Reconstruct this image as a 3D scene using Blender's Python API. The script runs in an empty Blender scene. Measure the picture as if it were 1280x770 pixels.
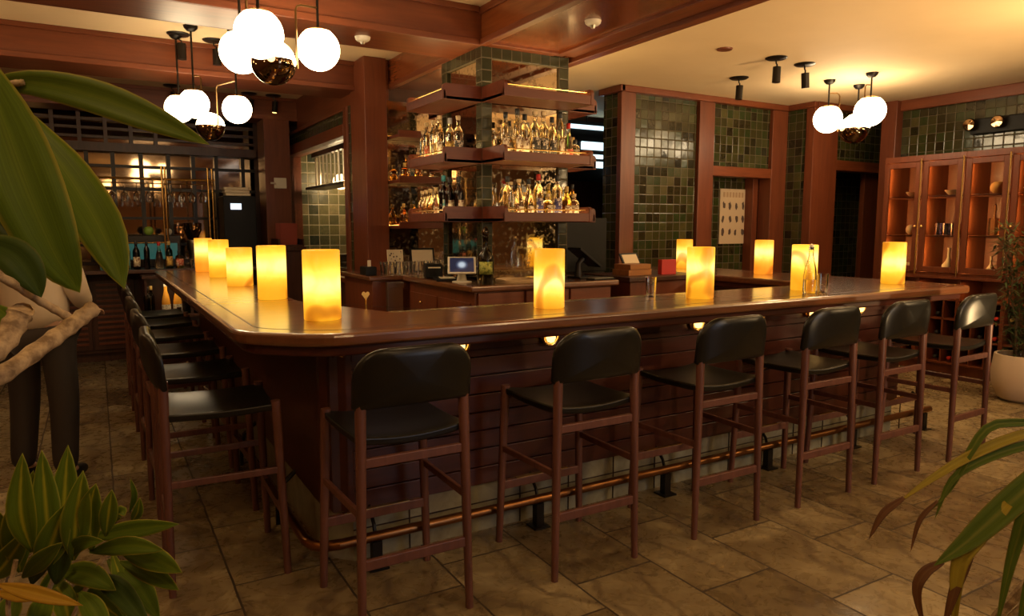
import bpy, math, random
from mathutils import Vector, Matrix
S = bpy.context.scene
COL = S.collection
random.seed(7)
pi = math.pi

# ------------------------------------------------------------------ camera, world, light, exposure
F = 881.0; H = 1.52
YAW = math.radians(30.4); PIT = math.atan(102 / 881)
cam = bpy.data.cameras.new('camera'); cam.sensor_width = 36; cam.lens = F / 1280 * 36; cam.clip_start = 0.05
cam_o = bpy.data.objects.new('camera', cam); COL.objects.link(cam_o)
cam_o.location = (0, 0, H); cam_o.rotation_euler = (pi / 2 - PIT, 0, -YAW)
S.camera = cam_o
S.view_settings.view_transform = 'Standard'; S.view_settings.look = 'None'
S.view_settings.gamma = 1; S.view_settings.use_curve_mapping = False
S.view_settings.exposure = 0.35
S.cycles.use_denoising = True
S.cycles.max_bounces = 9; S.cycles.transparent_max_bounces = 12; S.cycles.transmission_bounces = 8
S.cycles.glossy_bounces = 4; S.cycles.diffuse_bounces = 3
S.cycles.sample_clamp_indirect = 4.0
S.cycles.caustics_reflective = False; S.cycles.caustics_refractive = False
wd = bpy.data.worlds.new('world'); S.world = wd; wd.use_nodes = True
wd.node_tree.nodes['Background'].inputs[0].default_value = (1, .6, .3, 1)
wd.node_tree.nodes['Background'].inputs[1].default_value = 0.0

def light(name, typ, loc, energy, color=(1, .62, .3), size=.1, rot=None, target=None, size_y=None, spot=None, blend=.6):
    d = bpy.data.lights.new(name, typ); d.energy = energy; d.color = color
    if typ == 'AREA':
        d.size = size
        if size_y: d.shape = 'RECTANGLE'; d.size_y = size_y
    else: d.shadow_soft_size = size
    if spot: d.spot_size = math.radians(spot); d.spot_blend = blend
    o = bpy.data.objects.new(name, d); COL.objects.link(o); o.location = loc
    if target is not None: o.rotation_euler = (Vector(target) - Vector(loc)).to_track_quat('-Z', 'Y').to_euler()
    elif rot: o.rotation_euler = rot
    return o
WARM = (1, .66, .31)
GLOBE_E = 14.0
# added point fills without fittings, brightening the ceiling, room and foreground plants
for k, (x, y, z, e) in enumerate(((-1.0, 1.2, 2.6, 26), (1.4, -1.2, 2.6, 28), (4.4, .3, 2.62, 44), (-1.5, 6.0, 2.6, 20), (5.6, 1.9, 2.62, 44), (3.75, -.9, 2.6, 30), (-.9, 3.6, 2.6, 13), (.35, -.5, 2.5, 26))):
    light('room_fill', 'POINT', (x, y, z), e * .62, WARM, .13)
# unseen spots added along the room's sides to brighten the cream ceiling
for l, t, e in (((7.4, -.6, 2.2), (4.6, 3.8, 2.95), 120), ((4.2, -2.6, 1.9), (4.4, 2.8, 2.95), 120), ((7.7, 1.6, 2.3), (4.8, 3.8, 2.95), 60), ((-1.9, 2.4, 2.1), (-.2, 6.0, 3.1), 34), ((-2.2, 5.4, 2.1), (.6, 6.0, 3.1), 24)):
    light('ceiling_fill', 'SPOT', l, e, WARM, .08, target=t, spot=95, blend=.9)
for l, t, e, a in (((5.9, .9, .5), (4.9, 3.7, 2.95), 270, 80), ((3.3, -.9, .5), (4.5, 3.0, 2.95), 330, 62)):
    light('low_ceiling_fill', 'SPOT', l, e, WARM, .08, target=t, spot=a, blend=1)  # out-of-view floor-level spots, added only to lift the cream ceiling
# spots without built fittings, aimed down at the bar top and floor
LAMPS = [((1.0, 3.2, 2.75), (1.0, 3.3, 0), 20, 75), ((2.9, 4.3, 2.75), (3.0, 3.1, 1.1), 22, 80),
         ((.6, 5.9, 2.95), (.8, 5.6, 1.1), 12, 70), ((4.4, 2.2, 2.8), (4.0, 1.8, 0), 26, 85), ((1.4, 1.8, 2.8), (1.6, 1.7, 0), 22, 85), ((6.6, 2.8, 2.8), (6.4, 2.4, 0), 38, 90)]
for l, t, e, a in LAMPS:
    light('downlight', 'SPOT', l, e, WARM, .06, target=t, spot=a, blend=.8)
# kitchen light inside the left opening, service light behind the bar, dusk light from the street window
light('kitchen_light', 'POINT', (2.8, 9.2, 2.1), 16, (1, .72, .4), .1)
light('hall_light', 'POINT', (6.3, 6.0, 2.3), .5, WARM, .05)
light('back_room_light', 'POINT', (4.0, 7.4, 2.2), 1.2, (.75, .8, .9), .1)
light('bar_work_light', 'AREA', (4.0, 3.36, 1.0), 2.5, (1, .8, .55), 1.0, rot=(0, 0, 0), size_y=.05)
light('street_window_light', 'AREA', (3.6, -2.9, 1.7), 7, (.55, .72, 1), 1.2, rot=(pi / 2, 0, 0), size_y=1.2)

# ------------------------------------------------------------------ geometry helpers
class MB:
    def __init__(s): s.v = []; s.f = []; s.mi = []; s.m = 0
    def add(s, vs, fs, M=None):
        n = len(s.v)
        if M is not None: vs = [M @ Vector(v) for v in vs]
        s.v += [tuple(v) for v in vs]; s.f += [tuple(i + n for i in f) for f in fs]; s.mi += [s.m] * len(fs)
        return s
    def box(s, a, b, M=None):
        x0, y0, z0 = a; x1, y1, z1 = b
        if x0 > x1: x0, x1 = x1, x0
        if y0 > y1: y0, y1 = y1, y0
        if z0 > z1: z0, z1 = z1, z0
        return s.add([(x0, y0, z0), (x1, y0, z0), (x1, y1, z0), (x0, y1, z0), (x0, y0, z1), (x1, y0, z1), (x1, y1, z1), (x0, y1, z1)],
              [(3, 2, 1, 0), (4, 5, 6, 7), (0, 1, 5, 4), (1, 2, 6, 5), (2, 3, 7, 6), (3, 0, 4, 7)], M)
    def lathe(s, prof, n=16, c=(0, 0, 0), M=None, cap=True):
        vs = []; fs = []
        for r, z in prof:
            for i in range(n):
                a = 2 * pi * i / n; vs.append((c[0] + r * math.cos(a), c[1] + r * math.sin(a), c[2] + z))
        for k in range(len(prof) - 1):
            for i in range(n):
                j = (i + 1) % n; fs.append((k * n + i, k * n + j, (k + 1) * n + j, (k + 1) * n + i))
        if cap:
            if prof[0][0] > 1e-5: fs.append(tuple(reversed(range(n))))
            if prof[-1][0] > 1e-5: fs.append(tuple((len(prof) - 1) * n + i for i in range(n)))
        return s.add(vs, fs, M)
    def prism(s, poly, z0, z1, M=None):
        n = len(poly)
        vs = [(x, y, z0) for x, y in poly] + [(x, y, z1) for x, y in poly]
        fs = [tuple(reversed(range(n))), tuple(range(n, 2 * n))] + [(i, (i + 1) % n, n + (i + 1) % n, n + i) for i in range(n)]
        return s.add(vs, fs, M)
    def tube(s, pts, r, n=8, cap=True):
        pts = [Vector(p) for p in pts]; rs = r if isinstance(r, (list, tuple)) else [r] * len(pts)
        vs = []; fs = []; ref = None
        for k, p in enumerate(pts):
            d = (pts[min(k + 1, len(pts) - 1)] - pts[max(k - 1, 0)]).normalized()
            if ref is None: ref = Vector((0, 0, 1)) if abs(d.z) < .9 else Vector((1, 0, 0))
            u = d.cross(ref).normalized(); w = u.cross(d).normalized(); ref = w
            for i in range(n):
                a = 2 * pi * i / n; vs.append(p + (u * math.cos(a) + w * math.sin(a)) * rs[k])
        for k in range(len(pts) - 1):
            for i in range(n):
                j = (i + 1) % n; fs.append((k * n + j, k * n + i, (k + 1) * n + i, (k + 1) * n + j))
        if cap: fs += [tuple(range(n)), tuple(reversed([(len(pts) - 1) * n + i for i in range(n)]))]
        return s.add(vs, fs)
    def grid(s, P, M=None, closed=False):
        r = len(P); c = len(P[0]); vs = [p for row in P for p in row]
        return s.add(vs, [(i * c + j, i * c + j + 1, (i + 1) * c + j + 1, (i + 1) * c + j) for i in range(r - 1) for j in range(c - 1)], M)
    def build(s, name, mat, parent=None, smooth=False, bevel=0, seg=2, solid=0, sub=0, loc=None):
        me = bpy.data.meshes.new(name); me.from_pydata(s.v, [], s.f); me.update()
        mats = mat if isinstance(mat, (list, tuple)) else [mat]
        for m in mats: me.materials.append(m)
        if len(mats) > 1: me.polygons.foreach_set('material_index', s.mi)
        o = bpy.data.objects.new(name, me); COL.objects.link(o)
        if parent: o.parent = parent
        if loc: o.location = loc
        if smooth:
            me.polygons.foreach_set('use_smooth', [True] * len(me.polygons))
            me.set_sharp_from_angle(angle=math.radians(smooth if smooth is not True else 40))
        if solid:
            m = o.modifiers.new('s', 'SOLIDIFY'); m.thickness = solid; m.offset = 0
        if sub:
            m = o.modifiers.new('u', 'SUBSURF'); m.levels = sub; m.render_levels = sub
        if bevel:
            m = o.modifiers.new('b', 'BEVEL'); m.width = bevel; m.segments = seg; m.limit_method = 'ANGLE'; m.angle_limit = math.radians(40)
        return o
def B(a, b): return MB().box(a, b)
def thing(name, label, cat, loc=(0, 0, 0), rz=0, group=None):
    o = bpy.data.objects.new(name, None); COL.objects.link(o); o.empty_display_size = .1
    o.location = loc; o.rotation_euler = (0, 0, rz); return tag(o, label, cat, group)
def tag(o, label, cat, group=None):
    o['label'] = label; o['category'] = cat
    if group: o['group'] = group
    return o
def struct(o): o['kind'] = 'structure'; return o
def copy_tree(o, parent=None):
    c = o.copy(); COL.objects.link(c); c.parent = parent
    for ch in [q for q in o.children]: copy_tree(ch, c)
    return c
def dup(root, loc, rz, label, group=None):
    r = copy_tree(root); r.location = loc; r.rotation_euler = (0, 0, rz); r['label'] = label
    if group: r['group'] = group
    return r
_f = Vector((math.sin(YAW) * math.cos(PIT), math.cos(YAW) * math.cos(PIT), -math.sin(PIT)))
_r = Vector((math.cos(YAW), -math.sin(YAW), 0)); _u = _r.cross(_f)
def W(px, py, d): return Vector((0, 0, H)) + (_f + _r * ((px - 640) / F) - _u * ((py - 385) / F)) * d

# ------------------------------------------------------------------ materials
def mat(name, col=(.5, .5, .5), rough=.5, metal=0, **k):
    m = bpy.data.materials.new(name); m.use_nodes = True
    b = m.node_tree.nodes['Principled BSDF']
    b.inputs['Base Color'].default_value = (*col, 1); b.inputs['Roughness'].default_value = rough; b.inputs['Metallic'].default_value = metal
    for a, v in k.items(): b.inputs[a.replace('_', ' ')].default_value = v
    return m
def N(m, t, **k):
    n = m.node_tree.nodes.new(t)
    for a, v in k.items(): setattr(n, a, v)
    return n
def L(m, a, b): m.node_tree.links.new(a, b)
def bsdf(m): return m.node_tree.nodes['Principled BSDF']
def ramp(m, fac, stops, interp='LINEAR'):
    r = N(m, 'ShaderNodeValToRGB'); r.color_ramp.interpolation = interp
    while len(r.color_ramp.elements) < len(stops): r.color_ramp.elements.new(.5)
    for e, (p, c) in zip(r.color_ramp.elements, stops): e.position = p; e.color = (*c, 1)
    L(m, fac, r.inputs[0]); return r.outputs[0]
def obj_coord(m, scale=(1, 1, 1), loc=(0, 0, 0), rot=(0, 0, 0), world=False):
    mp = N(m, 'ShaderNodeMapping'); mp.inputs['Scale'].default_value = scale; mp.inputs['Location'].default_value = loc; mp.inputs['Rotation'].default_value = rot
    if world: g = N(m, 'ShaderNodeNewGeometry'); L(m, g.outputs['Position'], mp.inputs[0])
    else: g = N(m, 'ShaderNodeTexCoord'); L(m, g.outputs['Object'], mp.inputs[0])
    return mp.outputs[0]
def noise(m, vec, scale, detail=4, rough=.55, dist=0):
    n = N(m, 'ShaderNodeTexNoise'); n.inputs['Scale'].default_value = scale; n.inputs['Detail'].default_value = detail
    n.inputs['Roughness'].default_value = rough; n.inputs['Distortion'].default_value = dist
    L(m, vec, n.inputs['Vector']); return n.outputs['Fac']
def bump(m, h, strength=.2, dist=.01):
    b = N(m, 'ShaderNodeBump'); b.inputs['Strength'].default_value = strength; b.inputs['Distance'].default_value = dist
    L(m, h, b.inputs['Height']); L(m, b.outputs[0], bsdf(m).inputs['Normal']); return b
def wood(name, c1, c2, rough=.35, axis='x', coat=0, sc=1.0, world=True, gl=.15):
    m = mat(name, c1, rough)
    s = {'x': (1.2, 14, 14), 'y': (14, 1.2, 14), 'z': (14, 14, 1.2)}[axis]
    v = obj_coord(m, tuple(q * sc for q in s), world=world)
    n1 = noise(m, v, 1.6, 6, .6, .6)
    c = ramp(m, n1, [(.3, c1), (.7, c2)])
    L(m, c, bsdf(m).inputs['Base Color'])
    bump(m, n1, gl, .002)
    if coat: bsdf(m).inputs['Coat Weight'].default_value = coat; bsdf(m).inputs['Coat Roughness'].default_value = .12
    return m
WX = wood('wood_along_x', (.125, .030, .010), (.20, .052, .017), .38, 'x')
WY = wood('wood_along_y', (.125, .030, .010), (.20, .052, .017), .38, 'y')
WZ = wood('wood_upright', (.115, .028, .011), (.18, .048, .018), .38, 'z')
PANEL = wood('glossy_wood_panel', (.16, .038, .010), (.25, .068, .018), .24, 'y', .4)
SHELF = wood('shelf_wood', (.105, .022, .010), (.155, .035, .015), .42, 'x')
TOP = wood('bar_top_wood', (.10, .030, .009), (.19, .065, .019), .32, 'x', .55, .7, gl=.05)
bsdf(TOP).inputs['Coat Roughness'].default_value = .17; bsdf(TOP).inputs['Coat Weight'].default_value = 1; bsdf(TOP).inputs['Coat IOR'].default_value = 1.75
BODY = wood('bar_body_wood', (.050, .011, .006), (.085, .019, .009), .34, 'x')
STOOL = wood('stool_wood', (.10, .036, .026), (.17, .066, .046), .42, 'z', 0, 1.4, world=False)
CABW = wood('cabinet_wood', (.12, .028, .010), (.18, .046, .016), .4, 'z')
DARK = wood('dark_wood', (.045, .014, .008), (.075, .024, .012), .4, 'z')
LINE = mat('dark_inlay', (.03, .01, .005), .4)
CREAM = mat('cream_plaster', (.80, .60, .36), .75)
n_ = noise(CREAM, obj_coord(CREAM, (1, 1, 1), world=True), 1.1, 4)
L(CREAM, ramp(CREAM, n_, [(.3, (.76, .57, .34)), (.7, (.84, .64, .39))]), bsdf(CREAM).inputs['Base Color'])
WALLP = mat('plain_wall', (.25, .13, .07), .8)

def tile_mat(name, size, cols, grout=(.085, .066, .036), axes='xz', rough=.12, off=(0, 0), gw=.035, tilt=.25):
    m = mat(name, (.1, .1, .05), rough); t = m.node_tree
    g = N(m, 'ShaderNodeNewGeometry'); sp = N(m, 'ShaderNodeSeparateXYZ'); L(m, g.outputs['Position'], sp.inputs[0])
    def mth(op, a, b=None):
        q = N(m, 'ShaderNodeMath', operation=op)
        for i, x in enumerate((a, b)):
            if x is None: continue
            if isinstance(x, (int, float)): q.inputs[i].default_value = x
            else: L(m, x, q.inputs[i])
        return q.outputs[0]
    cu = sp.outputs['XYZ'.index(axes[0].upper())]
    if axes == 'sz': pass
    cv = sp.outputs['XYZ'.index(axes[1].upper())]
    u = mth('DIVIDE', mth('ADD', cu, off[0]), size); v = mth('DIVIDE', mth('ADD', cv, off[1]), size)
    fu = mth('FLOOR', u); fv = mth('FLOOR', v)
    cb = N(m, 'ShaderNodeCombineXYZ'); L(m, fu, cb.inputs[0]); L(m, fv, cb.inputs[1])
    wn = N(m, 'ShaderNodeTexWhiteNoise', noise_dimensions='3D'); L(m, cb.outputs[0], wn.inputs['Vector'])
    ns = noise(m, g.outputs['Position'], 22, 3)
    val = mth('ADD', mth('MULTIPLY', wn.outputs['Value'], .8), mth('MULTIPLY', ns, .25))
    col = ramp(m, val, cols)
    du = mth('ABSOLUTE', mth('SUBTRACT', mth('SUBTRACT', u, fu), .5)); dv = mth('ABSOLUTE', mth('SUBTRACT', mth('SUBTRACT', v, fv), .5))
    mx = mth('MAXIMUM', du, dv); gm = mth('GREATER_THAN', mx, .5 - gw)
    mix = N(m, 'ShaderNodeMix', data_type='RGBA'); L(m, gm, mix.inputs['Factor']); L(m, col, mix.inputs[6]); mix.inputs[7].default_value = (*grout, 1)
    L(m, mix.outputs[2], bsdf(m).inputs['Base Color'])
    rr = mth('ADD', mth('MULTIPLY', gm, .5), mth('ADD', mth('MULTIPLY', wn.outputs['Value'], .1), rough)); L(m, rr, bsdf(m).inputs['Roughness'])
    # every tile set at its own slight tilt, glaze a little wavy
    wc = N(m, 'ShaderNodeSeparateColor'); L(m, wn.outputs['Color'], wc.inputs[0])
    h = mth('ADD', mth('MULTIPLY', mth('SUBTRACT', wc.outputs[0], .5), mth('SUBTRACT', u, fu)), mth('MULTIPLY', mth('SUBTRACT', wc.outputs[1], .5), mth('SUBTRACT', v, fv)))
    h2 = mth('ADD', mth('MULTIPLY', h, tilt), mth('MULTIPLY', noise(m, g.outputs['Position'], 9, 2), .25))
    edge = N(m, 'ShaderNodeMapRange'); edge.inputs[1].default_value = .42; edge.inputs[2].default_value = .5; edge.inputs[3].default_value = 0; edge.inputs[4].default_value = -.25; L(m, mx, edge.inputs[0])
    h3 = mth('ADD', h2, edge.outputs[0])
    bump(m, h3, .8, .012)
    return m
GREENS = [(.05, (.012, .010, .005)), (.3, (.028, .024, .008)), (.5, (.042, .040, .012)), (.7, (.022, .036, .009)), (.95, (.075, .062, .02))]
TILE_X = tile_mat('green_tile_x', .098, GREENS, axes='xz')
TILE_Y = tile_mat('green_tile_y', .098, GREENS, axes='yz')
TOWERC = [(.05, (.018, .018, .011)), (.4, (.034, .034, .018)), (.7, (.02, .024, .014)), (.95, (.06, .058, .03))]
TT_X = tile_mat('tower_tile_x', .086, TOWERC, axes='xz', off=(-2.51, 0))
TT_Y = tile_mat('tower_tile_y', .086, TOWERC, axes='yz', off=(-4.72, 0))
KTC = [(.1, (.03, .045, .032)), (.45, (.17, .15, .06)), (.7, (.10, .11, .05)), (.95, (.36, .28, .13))]
KT_E = tile_mat('kitchen_tile_end', .14, KTC, axes='xz', grout=(.5, .42, .28), rough=.3)
KT_X = tile_mat('kitchen_tile', .13, [(.1, (.05, .07, .06)), (.45, (.18, .17, .10)), (.7, (.12, .14, .09)), (.95, (.32, .28, .17))], axes='yz', grout=(.5, .42, .28), rough=.3)

def floor_mat():
    m = mat('stone_floor', (.3, .25, .18), .3)
    g = N(m, 'ShaderNodeNewGeometry'); sp = N(m, 'ShaderNodeSeparateXYZ'); L(m, g.outputs['Position'], sp.inputs[0])
    def mth(op, a, b=None):
        q = N(m, 'ShaderNodeMath', operation=op)
        for i, x in enumerate((a, b)):
            if x is None: continue
            if isinstance(x, (int, float)): q.inputs[i].default_value = x
            else: L(m, x, q.inputs[i])
        return q.outputs[0]
    wob = mth('MULTIPLY', mth('SUBTRACT', noise(m, g.outputs['Position'], 5, 3), .5), .012)
    u = mth('DIVIDE', mth('ADD', mth('ADD', sp.outputs[0], wob), 4.2), .42); fu = mth('FLOOR', u)
    wr = N(m, 'ShaderNodeTexWhiteNoise', noise_dimensions='1D'); L(m, fu, wr.inputs['W'])
    v = mth('ADD', mth('DIVIDE', mth('ADD', sp.outputs[1], wob), .66), mth('MULTIPLY', wr.outputs['Value'], 1.0)); fv = mth('FLOOR', v)
    cb = N(m, 'ShaderNodeCombineXYZ'); L(m, fu, cb.inputs[0]); L(m, fv, cb.inputs[1])
    wn = N(m, 'ShaderNodeTexWhiteNoise', noise_dimensions='3D'); L(m, cb.outputs[0], wn.inputs['Vector'])
    # veined stone, shifted per tile
    va = N(m, 'ShaderNodeVectorMath', operation='MULTIPLY_ADD'); L(m, wn.outputs['Color'], va.inputs[0]); va.inputs[1].default_value = (9, 9, 9); L(m, g.outputs['Position'], va.inputs[2])
    n1 = noise(m, va.outputs[0], 2.6, 7, .62, 1.6)
    n2 = noise(m, va.outputs[0], 9, 5, .6, 2.5)
    w = N(m, 'ShaderNodeTexWave'); w.inputs['Scale'].default_value = 1.1; w.inputs['Distortion'].default_value = 9; w.inputs['Detail'].default_value = 5; w.inputs['Detail Scale'].default_value = 1.4
    L(m, va.outputs[0], w.inputs['Vector'])
    vein = N(m, 'ShaderNodeMapRange'); vein.inputs[1].default_value = 0; vein.inputs[2].default_value = .10; vein.inputs[3].default_value = 1; vein.inputs[4].default_value = 0; L(m, w.outputs['Fac'], vein.inputs[0])
    val = mth('ADD', mth('MULTIPLY', n1, .75), mth('ADD', mth('MULTIPLY', n2, .25), mth('MULTIPLY', mth('SUBTRACT', wn.outputs['Value'], .5), .22)))
    col = ramp(m, val, [(.3, (.09, .062, .029)), (.45, (.18, .132, .066)), (.58, (.27, .208, .112)), (.75, (.42, .345, .20))])
    mv = N(m, 'ShaderNodeMix', data_type='RGBA'); L(m, mth('MULTIPLY', vein.outputs[0], .55), mv.inputs['Factor']); L(m, col, mv.inputs[6]); mv.inputs[7].default_value = (.09, .06, .035, 1)
    du = mth('MULTIPLY', mth('SUBTRACT', .5, mth('ABSOLUTE', mth('SUBTRACT', mth('SUBTRACT', u, fu), .5))), .42)
    dv = mth('MULTIPLY', mth('SUBTRACT', .5, mth('ABSOLUTE', mth('SUBTRACT', mth('SUBTRACT', v, fv), .5))), .66)
    d = mth('MINIMUM', du, dv); gm = mth('LESS_THAN', d, .0048)
    mix = N(m, 'ShaderNodeMix', data_type='RGBA'); L(m, gm, mix.inputs['Factor']); L(m, mv.outputs[2], mix.inputs[6]); mix.inputs[7].default_value = (.035, .022, .012, 1)
    L(m, mix.outputs[2], bsdf(m).inputs['Base Color'])
    L(m, mth('ADD', mth('MULTIPLY', n2, .25), mth('ADD', mth('MULTIPLY', gm, .4), .16)), bsdf(m).inputs['Roughness'])
    bump(m, mth('SUBTRACT', mth('MULTIPLY', n1, .4), gm), .35, .006)
    return m
FLOOR = floor_mat()
KICK = mat('kick_stone', (.3, .28, .2), .35)
kv = obj_coord(KICK, (1, 1, 1), world=True)
L(KICK, ramp(KICK, noise(KICK, kv, 6, 6, .6, 1), [(.3, (.22, .19, .12)), (.6, (.36, .34, .24)), (.8, (.5, .46, .34))]), bsdf(KICK).inputs['Base Color'])
LEATHER = mat('black_leather', (.009, .008, .006), .32, Specular_IOR_Level=.38)
bump(LEATHER, noise(LEATHER, obj_coord(LEATHER, (1, 1, 1)), 180, 2), .12, .001)
BRASS = mat('brass', (.62, .40, .14), .25, 1)
BRONZE = mat('copper_rail', (.30, .13, .045), .32, 1)
ARMM = mat('aged_brass', (.20, .12, .05), .3, 1)
BLACKM = mat('black_metal', (.018, .014, .011), .38, .6)
BLACKP = mat('black_plastic', (.009, .009, .009), .5, Specular_IOR_Level=.2)
STEEL = mat('steel', (.55, .50, .42), .28, 1)
CHROME = mat('dark_chrome', (.22, .14, .08), .06, 1)
WHITEP = mat('white_plastic', (.75, .68, .56), .4)
CERAMIC = mat('ceramic', (.75, .66, .50), .3)
PAPER = mat('paper', (.78, .66, .48), .7)
MIRROR = mat('antique_mirror', (.62, .48, .30), .05, 1)
mn = noise(MIRROR, obj_coord(MIRROR, (1, 1, 1), world=True), 28, 6, .7)
L(MIRROR, ramp(MIRROR, mn, [(.36, (.34, .26, .17)), (.5, (.66, .54, .38))]), bsdf(MIRROR).inputs['Base Color'])
L(MIRROR, ramp(MIRROR, mn, [(.36, (.22,) * 3), (.5, (.03,) * 3)]), bsdf(MIRROR).inputs['Roughness'])
DMIRROR = mat('smoked_mirror', (.30, .21, .13), .06, 1)
def glassm(name, col=(1, 1, 1), rough=.02, ior=1.45):
    m = mat(name, col, rough); b = bsdf(m); b.inputs['Transmission Weight'].default_value = 1; b.inputs['IOR'].default_value = ior; return m
GLASS = glassm('clear_glass', (.97, .95, .88))
PANE = glassm('thin_pane', (.95, .93, .88), .0, 1.08)
def emis(name, col, st, base=(0, 0, 0)):
    m = mat(name, base, .5); b = bsdf(m); b.inputs['Emission Color'].default_value = (*col, 1); b.inputs['Emission Strength'].default_value = st; return m
GLOBE = emis('lit_opal_glass', (1, .76, .45), GLOBE_E, (.8, .8, .8))
LED = emis('led_strip', (1, .62, .24), 6)
LPAN = emis('lit_shelf_glass', (1, .66, .26), 4.5, (.5, .4, .25))
LEDC = emis('cabinet_led', (1, .42, .10), 22)
BULB = emis('small_bulb', (1, .55, .16), 3.0)
SCREENB = emis('cold_menu_light', (.65, .9, 1), 1.6)
DAY = emis('dusk_window_glass', (.72, .82, 1), 1.8)
TABSC = mat('tablet_screen', (.01, .01, .015), .1)
v_ = obj_coord(TABSC); bsdf(TABSC).inputs['Emission Strength'].default_value = .5
g_ = N(TABSC, 'ShaderNodeTexGradient', gradient_type='SPHERICAL'); mp_ = N(TABSC, 'ShaderNodeMapping'); mp_.inputs['Scale'].default_value = (16, 16, 16)
L(TABSC, v_, mp_.inputs[0]); L(TABSC, mp_.outputs[0], g_.inputs[0])
L(TABSC, ramp(TABSC, g_.outputs['Fac'], [(0, (.03, .03, .06)), (.3, (.1, .12, .2)), (.7, (.8, .9, 1))]), bsdf(TABSC).inputs['Emission Color'])

def onyx(name, seed, tint=0):
    m = mat(name, (.45, .24, .05), .35); b = bsdf(m)
    v = obj_coord(m, (1, 1, 1), (seed * 3.1, seed * 1.7, seed))
    w = N(m, 'ShaderNodeTexWave', bands_direction='DIAGONAL'); w.inputs['Scale'].default_value = 1.3; w.inputs['Distortion'].default_value = 7; w.inputs['Detail'].default_value = 3; w.inputs['Detail Scale'].default_value = 1.2
    L(m, v, w.inputs['Vector'])
    n = noise(m, v, 7, 5, .6, 1)
    sp = N(m, 'ShaderNodeSeparateXYZ'); tc = N(m, 'ShaderNodeTexCoord'); L(m, tc.outputs['Object'], sp.inputs[0])
    hz = N(m, 'ShaderNodeMapRange'); hz.interpolation_type = 'SMOOTHSTEP'   # glow of an unbuilt inner bulb, put into the emission around mid-height
    ab = N(m, 'ShaderNodeMath', operation='SUBTRACT'); L(m, sp.outputs[2], ab.inputs[0]); ab.inputs[1].default_value = .13 + .09 * ((seed * .37) % 1)
    ab2 = N(m, 'ShaderNodeMath', operation='ABSOLUTE'); L(m, ab.outputs[0], ab2.inputs[0])
    hz.inputs[1].default_value = 0; hz.inputs[2].default_value = .155; hz.inputs[3].default_value = .82; hz.inputs[4].default_value = .0; L(m, ab2.outputs[0], hz.inputs[0])
    add = N(m, 'ShaderNodeMath', operation='MULTIPLY_ADD'); L(m, n, add.inputs[0]); add.inputs[1].default_value = .35; L(m, hz.outputs[0], add.inputs[2])
    c = ramp(m, add.outputs[0], [(.15, (1, .40 - .12 * tint, .012)), (.55, (1, .52 - .12 * tint, .03)), (.85, (1, .66 - .08 * tint, .10)), (1.0, (1, .74, .20))])
    vein = ramp(m, w.outputs['Fac'], [(0, (.42, .22, .15)), (.035 + .03 * tint, (.6, .42, .3)), (.11 + .08 * tint, (1, 1, 1))])
    mul = N(m, 'ShaderNodeMix', data_type='RGBA', blend_type='MULTIPLY'); mul.inputs['Factor'].default_value = .75
    L(m, c, mul.inputs[6]); L(m, vein, mul.inputs[7]); L(m, mul.outputs[2], b.inputs['Emission Color'])
    st = N(m, 'ShaderNodeMapRange'); st.inputs[1].default_value = 0; st.inputs[2].default_value = 1.2; st.inputs[3].default_value = .6; st.inputs[4].default_value = 1.6; L(m, add.outputs[0], st.inputs[0])
    L(m, st.outputs[0], b.inputs['Emission Strength']); return m

# ------------------------------------------------------------------ setting
struct(B((-2.4, -3.4, -.1), (9.4, 10.4, 0)).build('floor', FLOOR))
struct(B((-2.4, -3.4, 3.1), (3.2, 10.4, 3.2)).build('ceiling', CREAM))
struct(B((3.3, -3.4, 2.95), (9.4, 10.4, 3.2)).build('ceiling', CREAM))
struct(B((-2.5, -3.4, 0), (-2.4, 10.4, 3.2)).build('wall_left', WALLP))
struct(B((-2.4, 9.9, 0), (9.4, 10.0, 3.2)).build('wall_back', DARK))
struct(B((8.1, -3.4, 0), (8.2, 5.05, 2.95)).build('wall_right', TILE_Y))
struct(B((-2.4, -3.5, 0), (9.4, -3.4, 3.2)).build('wall_near', WALLP))
w1 = struct(B((2.9, -3.39, .8), (4.3, -3.34, 2.4)).build('window_2', DAY))
m = MB()
for x in (2.86, 3.34, 3.82, 4.28): m.box((x, -3.38, .76), (x + .05, -3.28, 2.44))
for z in (.76, 1.58, 2.4): m.box((2.91, -3.36, z), (4.28, -3.3, z + .05))
m.build('window_frame', WZ, w1)

# ceiling beams (coffers)
def beam(n, a, b, M, side=None):
    o = struct(B(a, b).build('trim_%d' % n, M, bevel=.004))
    return o
tn = 1
for (y0, y1, x1) in ((4.72, 5.18, 2.51), (6.85, 7.33, 2.51), (9.2, 9.6, 2.5)):
    beam(tn, (-2.4, y0, 2.83), (x1, y1, 3.1), WX)
    m = MB(); m.box((-2.4, y0 - .018, 2.83), (x1 - .02, y0, 2.875)).box((-2.4, y1, 2.83), (x1 - .02, y1 + .018, 2.875)).box((-2.4, y0 - .03, 3.06), (x1 - .03, y0, 3.1))
    m.build('moulding', WX, bpy.data.objects['trim_%d' % tn], bevel=.004); tn += 1
beam(tn, (2.51, -3.4, 2.85), (3.4, 9.2, 3.1), PANEL)
tb = bpy.data.objects['trim_4']
m = MB()
m.box((2.49, -3.4, 2.83), (2.55, 4.72, 2.875)).box((3.14, -3.4, 2.83), (3.21, 4.70, 2.86)).box((3.21, -3.4, 2.84), (3.33, 4.70, 2.86)).box((3.33, -3.4, 2.81), (3.42, 6.6, 2.95))
m.box((2.55, 4.64, 2.83), (3.14, 4.72, 2.86)).box((2.495, 5.18, 2.83), (2.55, 9.2, 2.875)).box((2.49, -3.4, 3.05), (2.51, 4.72, 3.1))
m.build('moulding', WY, tb, bevel=.004); tn = 5
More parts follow.
